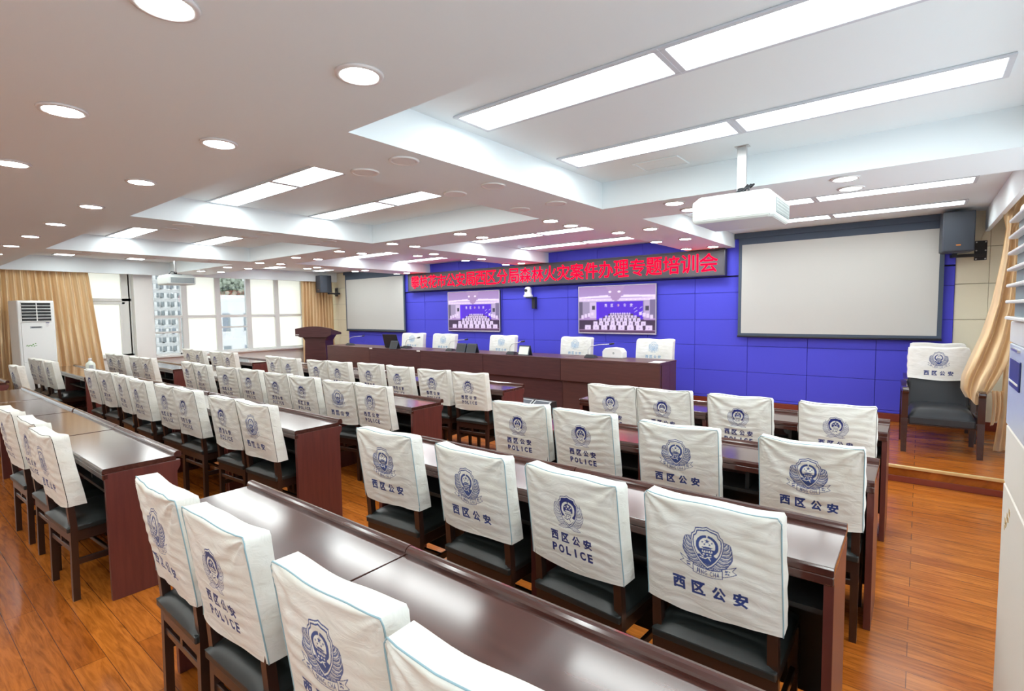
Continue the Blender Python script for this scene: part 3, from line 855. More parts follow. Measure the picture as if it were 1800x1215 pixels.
# ---------------------------------------------------------------- audience chairs
def make_chair(cov, path, pip):
    t = thing('dining_chair', 'x', 'chair', group='white covered chairs at the tables')
    hw = .195
    s = BM()
    def seatf(u, v):
        x = (u - .5) * .42; y = .03 + v * .41
        e = (1 - abs(2 * u - 1) ** 5) * (1 - abs(2 * v - 1) ** 5)
        return (x * (1 - .05 * v * 0), y, .425 + .045 * e ** .6 if 0 < u < 1 and 0 < v < 1 else .425)
    gridsurf(s, seatf, 16, 16)
    box(s, -.21, .21, .03, .44, .395, .426, .006)
    obj('seat', s, 'leather', t)
    f = BM()
    for q in ((-.2, .2, .415, .435), (-.2, .2, .045, .065)): box(f, *q, .335, .398, .003, 1)
    for sx in (-1, 1): box(f, min(sx * .2, sx * .18), max(sx * .2, sx * .18), .065, .415, .335, .398, .003, 1)
    obj('seat_frame', f, 'chairwood', t)
    for sx in (-1, 1):
        l = BM()
        def sec(y, z, w=.017, d=.016, sx=sx): return [(sx * hw - w, y - d, z), (sx * hw + w, y - d, z), (sx * hw + w, y + d, z), (sx * hw - w, y + d, z)]
        frustum(l, sec(.055, 0, .015, .016), sec(.062, .43)); frustum(l, sec(.062, .43), sec(.028, .93, .015, .013))
        obj('leg', l, 'chairwood', t)
        l = BM()
        def sec2(y, z, w, sx=sx): return [(sx * hw - w, y - w, z), (sx * hw + w, y - w, z), (sx * hw + w, y + w, z), (sx * hw - w, y + w, z)]
        frustum(l, sec2(.42, 0, .014), sec2(.42, .395, .019), .003)
        obj('leg', l, 'chairwood', t)
        l = BM(); box(l, sx * hw - .009, sx * hw + .009, .06, .41, .20, .235, .003, 1); obj('stretcher', l, 'chairwood', t)
    l = BM(); box(l, -hw, hw, .05, .066, .27, .30, .003, 1); box(l, -.012, .012, .050, .066, .30, .34); obj('rear_stretcher', l, 'chairwood', t)
    k = BM(); box(k, -hw, hw, .22, .24, .208, .23, .003, 1); obj('cross_stretcher', k, 'chairwood', t)
    bk = BM(); frustum(bk, [(-.185, .042, .60), (.185, .042, .60), (.185, .066, .60), (-.185, .066, .60)], [(-.185, .012, .925), (.185, .012, .925), (.185, .034, .925), (-.185, .034, .925)], .004); obj('backrest', bk, 'leather', t)
    c = obj('chair_cover', cov, 'cover', t); c['label'] = 'white cloth cover printed with a police crest'
    if path:
        p = BM(); tube(p, path, .0022, 6); obj('piping', p, 'piping', c)
    return t

COV = {}
def get_cover(kind, lvl, seed):
    key = (kind, lvl, seed)
    if key not in COV:
        step = {0: .0014, 1: .0030, 2: .0055}[lvl]
        me, path = cover_mesh('chair_cover', kind, .446, .545, .953, .066, .055, step, seed, rough_amp=1.9, back=.010)
        pm = None
        if lvl < 2:
            p = BM(); tube(p, [(q[0], q[1] - .0005, q[2]) for q in path], .0023 if lvl == 0 else .0016, 6)
            pm = bpy.data.meshes.new('piping'); p.to_mesh(pm); p.free(); pm.materials.append(M['piping' if lvl == 0 else 'cover'])
        COV[key] = (me, path, pm)
    return COV[key]

CH = {'R1': [(-2.25, .66, -1), (-1.73, .655, 1), (-1.10, .65, 2), (-.60, .63, 2)],
      'R2': [(-2.27, 1.73, 3), (-1.64, 1.73, -1), (-1.075, 1.71, -4), (-.535, 1.72, 0)],
      'R3': [(-2.20, 2.84, 5), (-1.68, 2.83, -2), (-1.05, 2.80, 3), (-.40, 2.80, 1)],
      'R4': [(-2.06, 3.96, 1), (-1.61, 3.98, 1), (-1.03, 3.98, 2), (-.42, 4.01, 2)],
      'M4': [(-7.81, 3.91, -1), (-7.35, 3.92, 2), (-6.61, 3.93, 3), (-6.14, 3.96, 3), (-5.54, 4.02, 3), (-4.96, 4.02, 0), (-4.32, 3.99, 5), (-3.77, 4.0, 5)],
      'M3': [(-7.95, 2.78, -2), (-7.49, 2.77, -2), (-6.76, 2.79, 6), (-6.19, 2.81, 3), (-5.54, 2.80, 5), (-4.98, 2.79, 4), (-4.35, 2.80, 7), (-3.87, 2.82, 2)],
      'M2': [(-7.94, 1.71, 1), (-7.46, 1.74, 3), (-6.83, 1.73, -2), (-6.22, 1.71, 1), (-5.52, 1.73, 3), (-5.03, 1.72, 2), (-4.29, 1.73, 3), (-3.80, 1.74, 3)],
      'M1': [(-5.08, .60, 2), (-4.42, .62, 2), (-3.89, .60, 3)],
      'L4': [(-11.13, 3.92, 5), (-10.60, 3.89, 1), (-9.85, 3.90, 2), (-9.39, 3.92, 2)],
      'L3': [(-11.13, 2.70, 5), (-10.60, 2.68, 1), (-9.86, 2.70, 3), (-9.40, 2.72, 2)],
      'L2': [(-11.05, 1.66, 1), (-10.60, 1.67, 1), (-10.08, 1.69, 1)], 'L1': [(-9.67, 1.26, 3)]}
BANNER = {('R1', 0), ('R1', 2), ('R1', 3), ('R2', 0), ('R2', 1), ('R2', 3), ('R3', 2), ('R3', 3), ('M3', 6), ('M2', 7), ('M1', 2)}
LV = {'R1': 0, 'R2': 0, 'R3': 0, 'R4': 1, 'M4': 2, 'M3': 1, 'M2': 1, 'M1': 1, 'L4': 2, 'L3': 2, 'L2': 2, 'L1': 2}
proto = None; sd = 0
for row, lst in CH.items():
    bn = BLK[row[0]][0]; rn = ROWN[int(row[1])]
    for k, (x, y, a) in enumerate(lst):
        kind = 'banner' if (row, k) in BANNER else 'solid'
        lvl = LV[row]; sd += 1
        seed = (sd % 8 if lvl == 0 else sd % 5 if lvl == 1 else sd % 4) + 10 * lvl + (5 if kind == 'banner' else 0)
        me, path, pm = get_cover(kind, lvl, seed)
        if row == 'L1': lab = 'covered chair pulled back alone at the aisle end, window block, behind third row table'
        else: lab = '%s, %s, %s, %s from the window side' % ('covered ribbon crest chair' if kind == 'banner' else 'covered POLICE print chair', bn, rn, O[k])
        if row == 'M1': lab = 'covered chair at the rearmost table, middle block, %s from the centre aisle' % O[2 - k]
        if proto is None:
            proto = make_chair(me, None, None)
            pp = obj('piping', pm, 'piping', [c for c in proto.children if c.name.startswith('chair_cover')][0])
            proto.location = (x, y, 0); proto.rotation_euler = (0, 0, math.radians(a)); proto['label'] = lab
        else:
            r = dup(proto, (x, y, 0), math.radians(a), lab, swap={'chair_cover': me, 'piping': pm} if pm else {'chair_cover': me})
            if pm is None:
                for c in r.children:
                    for gch in list(c.children): bpy.data.objects.remove(gch)

# ---------------------------------------------------------------- stage desk
def make_desk(mname):
    t = thing('stage_desk', 'x', 'desk', group='stage desk sections')
    W = .748
    p = BM(); box(p, -W, W, 0, .56, .735, .765, .004); obj('desktop', p, mname, t)
    p = BM(); box(p, -W, W, .004, .03, .44, .7345, .003); obj('front_fascia', p, mname, t)
    p = BM(); box(p, -W, W, .06, .085, .0, .7345, .002); obj('front_panel', p, mname, t)
    for s in (-1, 1):
        p = BM(); xa, xb = (-W, -W + .03) if s < 0 else (W - .03, W)
        box(p, xa, xb, .086, .33, 0, .7345, .002); obj('side_panel', p, mname, t)
    p = BM(); box(p, -W + .03, W - .03, .10, .30, .55, .565); obj('shelf', p, 'inner', t)
    return t
d1 = make_desk('podium'); d2 = make_desk('podium2')
deskx = [-9.325, -7.825, -6.32, -4.815, -3.305]
dn = ['end nearest the lectern', 'second from the lectern', 'middle of the five', 'fourth from the lectern', 'end nearest the wide projection screen']
d2.location = (deskx[0], 6.25, .15); d2['label'] = 'brown stage desk section, ' + dn[0]
d1.location = (deskx[1], 6.252, .15); d1['label'] = 'brown stage desk section, ' + dn[1]
for k in (2, 3): dup(d1, (deskx[k], 6.25, .15), 0, 'brown stage desk section, ' + dn[k])
d5 = dup(d2, (deskx[4], 6.235, .15), 0, 'brown stage desk section, ' + dn[4])
for dd, xa, xb in ((d2, -.748, -.718), (d5, .718, .748)):
    p = BM(); box(p, xa, xb, .331, .545, 0, .7345, .002); obj('end_panel', p, 'podium2', dd)
for dd, x in ((d1, -.748 + .045), (d1, .70)):
    p = BM(); box(p, x - .045, x + .045, -.0035, -.0004, .738, .761); obj('label_sticker', p, 'paper', dd)['label'] = 'small white sticker'

# lectern
t = thing('lectern', 'brown wooden lectern with arched top beside the stage desk', 'lectern', (-11.22, 6.75, .15), math.radians(28))
p = BM(); prism(p, [(-.33, .0), (-.33, .05), (-.29, .12), (-.26, .82), (-.36, .95), (.36, .95), (.26, .82), (.29, .12), (.33, .05), (.33, 0)], 'y', -.16, .20, bev=.004); obj('stem', p, 'podium', t)
p = BM()
arch = [(-.46, .93), (-.46, 1.10)] + [(-.46 + .92 * k / 12, 1.10 + .055 * math.sin(PI * k / 12)) for k in range(1, 12)] + [(.46, 1.10), (.46, .96), (.40, .93), (.34, .90), (-.34, .90), (-.40, .93)]
prism(p, arch, 'y', -.235, -.19, bev=.004); obj('front_plaque', p, 'podium', t)
p = BM(); frustum(p, [(-.45, -.19, .95), (.45, -.19, .95), (.45, .25, .95), (-.45, .25, .95)], [(-.45, -.19, 1.09), (.45, -.19, 1.09), (.45, .25, 1.0), (-.45, .25, 1.0)], .004); obj('reading_top', p, 'podium', t)
p = BM(); box(p, -.45, -.36, -.237, -.2352, .955, .968); obj('name_strip', p, 'paper', t)
p = BM(); box(p, -.36, .36, -.19, .23, 0, .03, .004); obj('base', p, 'podium', t)

# ---------------------------------------------------------------- leather armchairs with white covers
def make_armchair(matl):
    """faces -y; origin on the floor below the backrest"""
    t = thing('armchair', 'x', 'armchair', group='leather armchairs with white back covers')
    s = BM()
    def seatf(u, v):
        x = (u - .5) * .50; y = -.52 + v * .50
        e = (1 - abs(2 * u - 1) ** 5) * (1 - abs(2 * v - 1) ** 5)
        return (x, y, .36 + (.10 * e ** .45 if 0 < u < 1 and 0 < v < 1 else 0))
    gridsurf(s, seatf, 18, 18); box(s, -.25, .25, -.52, -.02, .28, .361, .012)
    obj('seat', s, matl, t)
    bk = BM(); frustum(bk, [(-.25, -.06, .36), (.25, -.06, .36), (.25, .04, .36), (-.25, .04, .36)], [(-.245, .03, 1.0), (.245, .03, 1.0), (.245, .09, 1.0), (-.245, .09, 1.0)], .025)
    obj('backrest', bk, matl, t)
    for sx in (-1, 1):
        a = BM()
        xa, xb = (sx * .31, sx * .255) if sx < 0 else (sx * .255, sx * .31)
        prism(a, [(-.56, .585), (-.575, .61), (-.57, .632), (-.52, .645), (-.30, .632), (-.02, .655), (.05, .655), (.05, .615), (-.02, .612), (-.30, .590), (-.50, .590)], 'x', xa, xb, bev=.006)
        obj('armrest', a, 'armwood', t)
        l = BM(); x0 = sx * .285
        def q(y, z, w): return [(x0 - w, y - w, z), (x0 + w, y - w, z), (x0 + w, y + w, z), (x0 - w, y + w, z)]
        frustum(l, q(-.52, 0, .022), q(-.50, .34, .027)); frustum(l, q(-.50, .34, .027), q(-.515, .592, .026)); obj('leg', l, 'armwood', t)
        l = BM(); frustum(l, q(.03, 0, .020), q(0, .36, .024)); frustum(l, q(0, .36, .024), q(.02, .64, .02)); obj('leg', l, 'armwood', t)
        l = BM(); xx = (x0 - .012, x0 + .012); box(l, *xx, -.48, -.02, .30, .36, .004); obj('side_rail', l, 'armwood', t)
    l = BM(); box(l, -.27, .27, -.505, -.48, .27, .33, .004); obj('front_rail', l, 'armwood', t)
    return t
def arm_cover(kind, seed, w=.53, step=.0035, lift=0.):
    me, path = cover_mesh('chair_cover', kind, w, .685, 1.02, .10, -.045, step, seed, corner=.05, zoff=.093, rough_amp=.5, matname='cover2', kscale=.95)
    return me
ac1 = make_armchair('leather2')
c = obj('chair_cover', arm_cover('banner', 3, .50), 'cover2', ac1, (0, .015, 0)); c['label'] = 'white cover printed with a blue police crest'
ac1.location = (.165, 6.93, .15); ac1.rotation_euler = (0, 0, math.radians(3)); ac1['label'] = 'black leather armchair under a white crest cover, beside the gold curtain'
dup(ac1, (.17, 7.66, .15), math.radians(2), 'second covered armchair standing behind the black leather armchair by the curtain')
palecov = [arm_cover('pale', 20 + k, .55) for k in range(2)]
for k, (x, a, n) in enumerate([(-8.33, 14, 'nearest the lectern, behind the laptop'), (-7.40, 10, 'second from the lectern'), (-5.90, 6, 'at the middle, below the wall camera'), (-4.36, 5, 'fourth from the lectern'), (-3.03, 3, 'nearest the wide projection screen')]):
    dup(ac1, (x, 7.16, .15), math.radians(a - 2), 'white covered armchair behind the stage desk, ' + n, swap={'chair_cover': palecov[k % 2]})

# ---------------------------------------------------------------- front wall equipment
def screen(name, label, x0, x1, z0, z1):
    t = thing(name, label, 'projection screen', ((x0 + x1) / 2, YF - .09, z0))
    hw = (x1 - x0) / 2; h = z1 - z0
    m = BM(); box(m, -hw - .045, hw + .045, 0, .012, -.04, 2.66 - z0); obj('black_drop', m, 'drop', t)
    m = BM(); box(m, -hw, hw, -.004, -.0005, 0, h); obj('white_fabric', m, 'screen', t)
    m = BM(); cyl(m, (0, .004, -.045), .014, 2 * hw + .10, 16, 'x'); obj('bottom_bar', m, 'black', t)
    m = BM(); box(m, -hw - .10, hw + .10, -.02, .04, 2.59 - z0, 2.667 - z0, .006); obj('roller_case', m, 'drop', t)
screen('projection_screen', 'white projection screen by the leather armchair, widest in view', -2.03, .16, 1.238, 2.50)
screen('projection_screen', 'white projection screen behind the stage desk, nearest the lectern', -11.75, -9.49, 1.195, 2.46)

# LED board with scrolling title
t = thing('led_sign', 'long black LED board with red Chinese lettering above the televisions', 'sign', (-5.745, YF - .15, 2.08))
m = BM()
for q in ((-3.5, 3.5, 0, .022), (-3.5, 3.5, .368, .39), (-3.5, -3.478, .022, .368), (3.478, 3.5, .022, .368)): box(m, q[0], q[1], 0, .10, q[2], q[3], .003, 1)
obj('frame', m, 'ledframe', t)
m = BM(); box(m, -3.478, 3.478, .012, .09, .022, .368); obj('display_face', m, 'ledback', t)
TITLE = '\u6500\u679d\u82b1\u5e02\u516c\u5b89\u5c40\u897f\u533a\u5206\u5c40\u68ee\u6797\u706b\u707e\u6848\u4ef6\u529e\u7406\u4e13\u9898\u57f9\u8bad\u4f1a'
m = BM()
pit = 6.80 / len(TITLE)
for k, chh in enumerate(TITLE):
    x = -3.40 + (k + .5) * pit
    T = fit_tris(text_tris(chh, 1., 0.), x - .131, x + .131, .062, .335)
    for q, (dx, dz) in enumerate(((-.0035, 0), (.0035, 0), (0, .003), (0, -.003))):
        for tri in T:
            try: m.faces.new([m.verts.new((p[0] + dx, .0095 - .0004 * q, p[1] + dz)) for p in tri])
            except ValueError: pass
obj('lettering', m, 'red', t)['label'] = 'glowing red Chinese characters'

# televisions showing the hall
def tv_picture():
    W, H = 1.44, .81
    cv = Canvas(0, W, 0, H, .005)
    R = cv.rect
    R(0, W, 0, H, (.42, .30, .50))
    for k in range(12): R(0, W, H * (1 - .035 * (k + 1)), H * (1 - .035 * k), (.36 + .012 * k, .25 + .016 * k, .44 + .018 * k))
    cv.poly([(0, .60), (W * .40, .63), (W * .40, .655), (0, .63)], (.9, .86, .95))
    cv.poly([(W * .60, .63), (W, .60), (W, .64), (W * .60, .655)], (.9, .86, .95))
    R(W * .08, W * .44, .615, .63, (1, 1, 1)); R(W * .57, W * .93, .615, .63, (1, 1, 1))
    R(0, W, .545, .60, (.80, .74, .84))
    cv.poly([(W * .37, H), (W * .62, H), (W * .555, .60), (W * .53, .54), (W * .47, .54), (W * .445, .60)], (.42, .31, .46))
    for x in (.425, .545): cv.ellipse((W * x, .71), .03, .015, (1, 1, 1))
    for x in np.linspace(.02, .98, 18): cv.ellipse((W * x, .575 - .10 * max(0, .25 - abs(x - .5) * .9) + .01 * math.sin(x * 40)), .014, .007, (1, .98, 1))
    R(0, W, .28, .55, (.36, .34, .42))
    R(0, W * .05, .25, .55, (.13, .12, .17)); R(W * .15, W * .24, .25, .54, (.66, .62, .70)); R(W * .18, W * .225, .40, .47, (.04, .04, .06))
    R(W * .86, W * .93, .25, .54, (.52, .48, .58)); R(W * .875, W * .92, .38, .46, (.05, .05, .08)); R(W * .93, W, .25, .56, (.20, .18, .27))
    R(W * .24, W * .85, .20, .545, (.085, .012, .62)); R(W * .24, W * .28, .20, .53, (.10, .01, .75))
    for k, T in zip((0, 1, 3, 4), T_HZ):
        x = W * (.37 + .083 * k); cv.tris(fit_tris(T, x - .022, x + .022, .45, .50), (.85, .83, .9))
    cv.ellipse((W * .535, .475), .02, .022, (.75, .55, .6)); cv.ellipse((W * .53, .475), .011, .013, (.3, .05, .3))
    for x, y in ((.75, .42), (.82, .43), (.76, .37), (.83, .36)): cv.stroke([(W * x - .02, y - .015), (W * x, y), (W * x + .025, y + .012)], .008, (.7, .7, .9))
    R(0, W, 0, .22, (.045, .022, .06))
    rows = [(.290, .345, .43, .70, 9), (.245, .30, .36, .78, 10), (.19, .25, .28, .83, 10), (.125, .195, .20, .90, 9), (.045, .13, .08, .99, 8)]
    for y0, y1, xa, xb, n in rows:
        R(W * (xa - .03), W * min(1, xb + .03), y0 - .03, y1 - .02, (.06, .03, .075))
        for k in range(n):
            x0 = W * (xa + (xb - xa) * k / n); x1 = x0 + W * (xb - xa) / n * .74
            cv.poly([(x0, y0 + .004), (x1, y0), (x1 - .004, y1), (x0 + .004, y1)], (.80, .76, .84)); cv.ellipse(((x0 + x1) / 2, y0 + (y1 - y0) * .4), .012, .014, (.45, .42, .56))
    for sx in (0, 1):
        for k in range(4):
            x = W * (.03 + .045 * k); x = W - x - .05 if sx else x
            R(x, x + .05, .24 + .03 * k * .7, .31 + .03 * k * .5, (.82, .78, .86))
    R(0, W, 0, .05, (.075, .03, .08)); R(0, W, .036, .052, (.30, .20, .30))
    return cv
TVC = tv_picture()
def tv(label, x0, x1, z0, z1):
    t = thing('television', label, 'television', ((x0 + x1) / 2, YF - .075, z0))
    hw = (x1 - x0) / 2; h = z1 - z0
    m = BM(); box(m, -hw + .01, hw - .01, .012, .055, .01, h - .01, .006); obj('back_shell', m, 'black', t)
    m = BM(); e = .016
    for q in ((-hw, hw, 0, e * 1.5), (-hw, hw, h - e, h), (-hw, -hw + e, e, h - e), (hw - e, hw, e, h - e)): box(m, q[0], q[1], -.004, .014, q[2], q[3], .002, 1)
    obj('bezel', m, 'tvframe', t)
    m = BM(); nu, nv = 150, 86
    gridsurf(m, lambda u, v: (-hw + e + u * 2 * (hw - e), .004, e * 1.5 + v * (h - 2.5 * e)), nu, nv, smooth=False)
    me = bpy.data.meshes.new('display'); m.to_mesh(me); m.free()
    co = np.zeros(len(me.vertices) * 3, 'f'); me.vertices.foreach_get('co', co); co = co.reshape(-1, 3)
    u = (co[:, 0] - co[:, 0].min()) / np.ptp(co[:, 0]); v = (co[:, 2] - co[:, 2].min()) / np.ptp(co[:, 2])
    col = TVC.sample(np.clip(u, .001, .999) * 1.44 * .998, np.clip(v, .001, .999) * .81 * .998, 1); col[:, 3] = 1; col[:, :3] *= (1.12, .95, 1.25)
    at = me.attributes.new('picture', 'FLOAT_COLOR', 'POINT'); at.data.foreach_set('color', col.ravel().astype('f'))
    me.materials.append(M['picture'])
    obj('display', me, 'picture', t)
tv('wall television showing the hall, on the lectern side of the wall camera', -8.04, -6.58, 1.185, 2.03)
tv('wall television showing the hall, on the projection screen side of the wall camera', -4.765, -3.318, 1.188, 2.015)

# dome camera
t = thing('wall_camera', 'white dome video camera on a black bracket between the televisions', 'camera', (-5.80, YF - .16, 1.62))
m = BM(); box(m, .03, .10, .06, .135, .02, .24, .006); box(m, -.05, .10, -.02, .135, .22, .236, .004); obj('bracket', m, 'black', t)
m = BM(); lathe(m, [(.085, .237), (.09, .25), (.088, .275), (.07, .29), (.066, .32), (.066, .37), (.06, .405), (.04, .428), (.001, .436)], (-.03, .03, 0)); obj('head', m, 'white', t)
m = BM(); cyl(m, (-.03, -.038, .365), .028, .03, 20, 'y'); obj('lens', m, 'black', t)

# loudspeakers
def loud(label, x, y, zc, s, d):
    t = thing('loudspeaker', label, 'speaker', (x, y, zc), math.radians(8 * s), group='wall loudspeakers')
    m = BM(); prism(m, [(-.14, -.15), (.14, -.15), (.14, .02), (.09, .16), (-.09, .16), (-.14, .02)], 'z', -.22, .22, bev=.008); obj('cabinet', m, 'slate', t)
    m = BM(); box(m, -.13, .13, -.158, -.1505, -.21, .21, .003); g = obj('grille', m, 'slate', t)
    m = BM(); box(m, -.02, .02, -.161, -.1585, -.155, -.145); obj('badge', m, 'orange', g)
    m = BM(); box(m, s * .02 - .02, s * .02 + .02, .1, .2 + d, -.26, -.222); box(m, min(0, s * .30), max(0, s * .30), .17 + d, .21 + d, -.26, -.225, .004)
    obj('arm', m, 'black', t)
    m = BM(); box(m, min(s * .22, s * .33), max(s * .22, s * .33), .215 + d, .245 + d, -.30, -.08, .004)
    for dx in (.235, .315):
        for z in (-.285, -.19, -.095): cyl(m, (s * dx, .213 + d, z), .008, .006, 10, 'y', mi=1)
    obj('wall_plate', m, ['black', 'metal'], t)
loud('black loudspeaker on the wall above the leather armchair', .285, 7.70, 2.41, 1, .04)
loud('black loudspeaker on the wall above the lectern', -12.10, 7.49, 2.36, -1, .22)
m = BM(); tube(m, [(.62, 7.985, 2.66), (.60, 7.985, 2.60), (.56, 7.98, 2.45), (.52, 7.98, 2.34)], .006); tag(obj('cable', m, 'beige'), 'thin pale cable running up from the speaker by the curtain', 'cable')

# ---------------------------------------------------------------- projectors
def projector(label, x, y, rot):
    t = thing('projector', label, 'projector', (x, y, UP), rot, group='ceiling projectors')
    m = BM(); box(m, -.03, .03, -.012, .012, -.30, 0, .003); box(m, -.045, .045, -.03, .03, -.006, 0, .002); obj('pole', m, 'metal', t)
    m = BM(); box(m, -.10, .10, -.08, .08, -.345, -.328, .004); cyl(m, (0, 0, -.31), .028, .05, 16)
    for k in range(3): tube(m, [(.02 + k * .02, -.02, -.29), (.06 + k * .02, -.09, -.285), (.08 - k * .05, -.13, -.34)], .006, 6)
    obj('mount_bracket', m, 'black', t)
    m = BM()
    P = [(-.26, -.22), (.225, -.22), (.25, -.195), (.25, .25), (-.26, .25)]
    t2 = bmesh.new()
    def ring(k, z): return [t2.verts.new((p[0] * k, (p[1] + .04) * k - .04, z)) for p in P]
    L4 = [ring(.95, -.525), ring(1., -.508), ring(1., -.385), ring(.84, -.345)]
    for q in range(3):
        for i in range(len(P)):
            j = (i + 1) % len(P); fq = t2.faces.new([L4[q][i], L4[q][j], L4[q + 1][j], L4[q + 1][i]]); fq.material_index = 1 if q == 2 else 0
    t2.faces.new(L4[3]).material_index = 1; t2.faces.new(L4[0][::-1])
    bmesh.ops.recalc_face_normals(t2, faces=t2.faces[:]); bmesh.ops.bevel(t2, geom=t2.edges[:], offset=.004, segments=2, affect='EDGES')
    add(m, t2); obj('housing', m, ['white2', 'ptop'], t)
    m = BM(); box(m, .249, .2525, -.165, .225, -.495, -.40, .002, 1); g = obj('vent_panel', m, 'vent', t)
    m = BM()
    for k in range(20): box(m, .2525, .255, -.162 + k * .0201, -.157 + k * .0201, -.493, -.402)
    for k in range(4): box(m, .2525, .2548, -.165, .225, -.478 + k * .02, -.474 + k * .02)
    obj('vent_slats', m, 'ptop', g)
    m = BM(); cyl(m, (-.10, .26, -.445), .05, .05, 24, 'y'); obj('lens', m, 'black', t)
projector('white projector hanging above the near block of chairs', -.985, 3.80, 0.)
projector('white projector hanging before the windows', -10.98, 3.72, math.radians(0))

# ---------------------------------------------------------------- stage desk items
def mic(label, x, y, tx):
    t = thing('microphone', label, 'microphone', (x, y, .9155), group='gooseneck microphones on the stage desk')
    m = BM(); frustum(m, [(-.085, -.07, 0), (.085, -.07, 0), (.085, .07, 0), (-.085, .07, 0)], [(-.06, -.045, .05), (.06, -.045, .05), (.05, .06, .035), (-.05, .06, .035)], .008); obj('base', m, 'black', t)
    m = BM(); pts = [(-.05, 0, .04), (-.055, .01, .11), (-.02, .02, .16), (.10, .04, .185), (tx - .02, .06, .20)]
    tube(m, pts, .0055, 8); obj('gooseneck', m, 'metal', t)
    m = BM(); tube(m, [(tx - .02, .06, .20), (tx + .0, .062, .202), (tx + .05, .066, .21)], [.007, .014, .013], 10); obj('capsule', m, 'black', t)
for x, y, tx, n in ((-9.58, 6.50, .36, 'at the lectern end of the stage desk'), (-7.72, 6.50, .24, 'beside the laptop on the stage desk'), (-6.46, 6.42, .30, 'next to two black name stands on the stage desk'), (-5.07, 6.40, .15, 'at the middle of the stage desk, beside a single stand'), (-3.70, 6.50, .28, 'beside the white tissue box on the stage desk')):
    mic('black gooseneck microphone ' + n, x, y, tx)
t = thing('laptop', 'black open laptop on the stage desk, seen from behind', 'laptop', (-8.02, 6.50, .9155), math.radians(186))
m = BM(); box(m, -.19, .19, -.13, .13, 0, .02, .004); obj('keyboard_base', m, 'black', t)
m = BM(); frustum(m, [(-.19, .13, .012), (.19, .13, .012), (.19, .142, .012), (-.19, .142, .012)], [(-.19, .20, .27), (.19, .20, .27), (.19, .208, .27), (-.19, .208, .27)], .003); obj('lid', m, 'black', t)
def stand(label, x, y, pale=False):
    t = thing('name_stand', label, 'name stand', (x, y, .9155), group='tent name stands on the stage desk')
    m = BM(); prism(m, [(-.055, 0), (-.045, 0), (.0, .135), (.045, 0), (.055, 0), (.006, .15), (-.006, .15)], 'x', -.105, .105, bev=.001); obj('holder', m, 'slate', t)
    m = BM(); frustum(m, [(-.09, -.052, .014), (.09, -.052, .014), (.09, -.050, .014), (-.09, -.050, .014)], [(-.09, -.013, .132), (.09, -.013, .132), (.09, -.011, .132), (-.09, -.011, .132)]); obj('card', m, 'clearplastic' if pale else 'black', t)
stand('dark tent name stand in front of the laptop', -7.83, 6.29); stand('dark tent name stand, nearer the lectern of the adjacent two', -6.10, 6.33)
stand('dark tent name stand, farther from the lectern of the adjacent two', -5.86, 6.33); stand('tent name stand with a pale card beside the middle microphone', -4.80, 6.38, True)
t = thing('tissue_box', 'white rounded tissue box on the stage desk', 'tissue box', (-3.41, 6.66, .9155))
m = BM(); prism(m, [(-.16, 0), (-.16, .09), (-.12, .135), (.0, .15), (.12, .135), (.16, .09), (.16, 0)], 'y', -.07, .07, bev=.01); obj('case', m, 'white', t)
m = BM(); cyl(m, (.02, -.0705, .07), .016, .003, 16, 'y'); obj('slot', m, 'grey', t)
m = BM(); box(m, -2.72, -2.57, 6.24, 6.46, .9155, .9185); tag(obj('paper_sheet', m, 'paper'), 'white paper sheet at the outer end of the stage desk', 'paper')
# floor wedge monitors in the aisle
for x, n in ((-4.18, 'nearer the lectern'), (-3.895, 'nearer the projection screen')):
    t = thing('stage_monitor', 'black wedge stage monitor on the floor before the stage desk, ' + n, 'stage monitor', (x, 5.52, 0), math.radians(-3), group='wedge monitors before the stage desk')
    m = BM(); prism(m, [(-.16, 0), (-.19, .26), (.06, .40), (.16, .40), (.20, 0)], 'x', -.138, .138, bev=.006); obj('cabinet', m, 'black', t)
    d = np.array([.25, .14]); n2 = np.array([-.14, .25]) / .2865
    m = BM()
    def P(u, s, o): q = np.array([-.19, .26]) + d * u + n2 * o; return (s, q[0], q[1])
    frustum(m, [P(.08, -.115, .001), P(.08, .115, .001), P(.94, .115, .001), P(.94, -.115, .001)], [P(.08, -.115, .006), P(.08, .115, .006), P(.94, .115, .006), P(.94, -.115, .006)]); obj('grille', m, 'slate', t)
    m = BM()
    for u0, u1, s0, s1 in ((0.02, .08, -.132, .132), (.94, .99, -.132, .132), (.08, .94, -.132, -.115), (.08, .94, .115, .132)):
        frustum(m, [P(u0, s0, .001), P(u0, s1, .001), P(u1, s1, .001), P(u1, s0, .001)], [P(u0, s0, .007), P(u0, s1, .007), P(u1, s1, .007), P(u1, s0, .007)])
    obj('rim', m, 'grey', t)

# ---------------------------------------------------------------- air conditioners
t = thing('air_conditioner', 'white floor standing air conditioner before the gold curtain by the windows', 'air conditioner', (-11.90, 1.885, 0), math.radians(10))
hw, H = .25, 1.89
m = BM(); box(m, -.37, 0, -hw, hw, .03, H, .02, 3); box(m, -.35, -.02, -hw + .02, hw - .02, 0, .035); obj('body', m, 'ac', t)
m = BM(); box(m, -.004, .006, -.195, .195, H - .36, H - .035, .004, 1); g = obj('air_outlet', m, 'ac_dark', t)
m = BM()
for k in range(7): box(m, .002, .022, -.2, .2, H - .36 + k * .053, H - .349 + k * .053, .002, 1)
box(m, .004, .018, -.006, .006, H - .36, H - .035); obj('louvres', m, 'ac', g)
m = BM(); box(m, -.002, .008, -.215, .215, .84, H - .372, .006); g = obj('front_panel', m, 'ac', t)
m = BM(); box(m, .0082, .0105, -.10, .06, H - .475, H - .44, .002); box(m, .0105, .0115, -.085, .045, H - .465, H - .45, mi=1); obj('display_slot', m, ['grey', 'slate'], g)
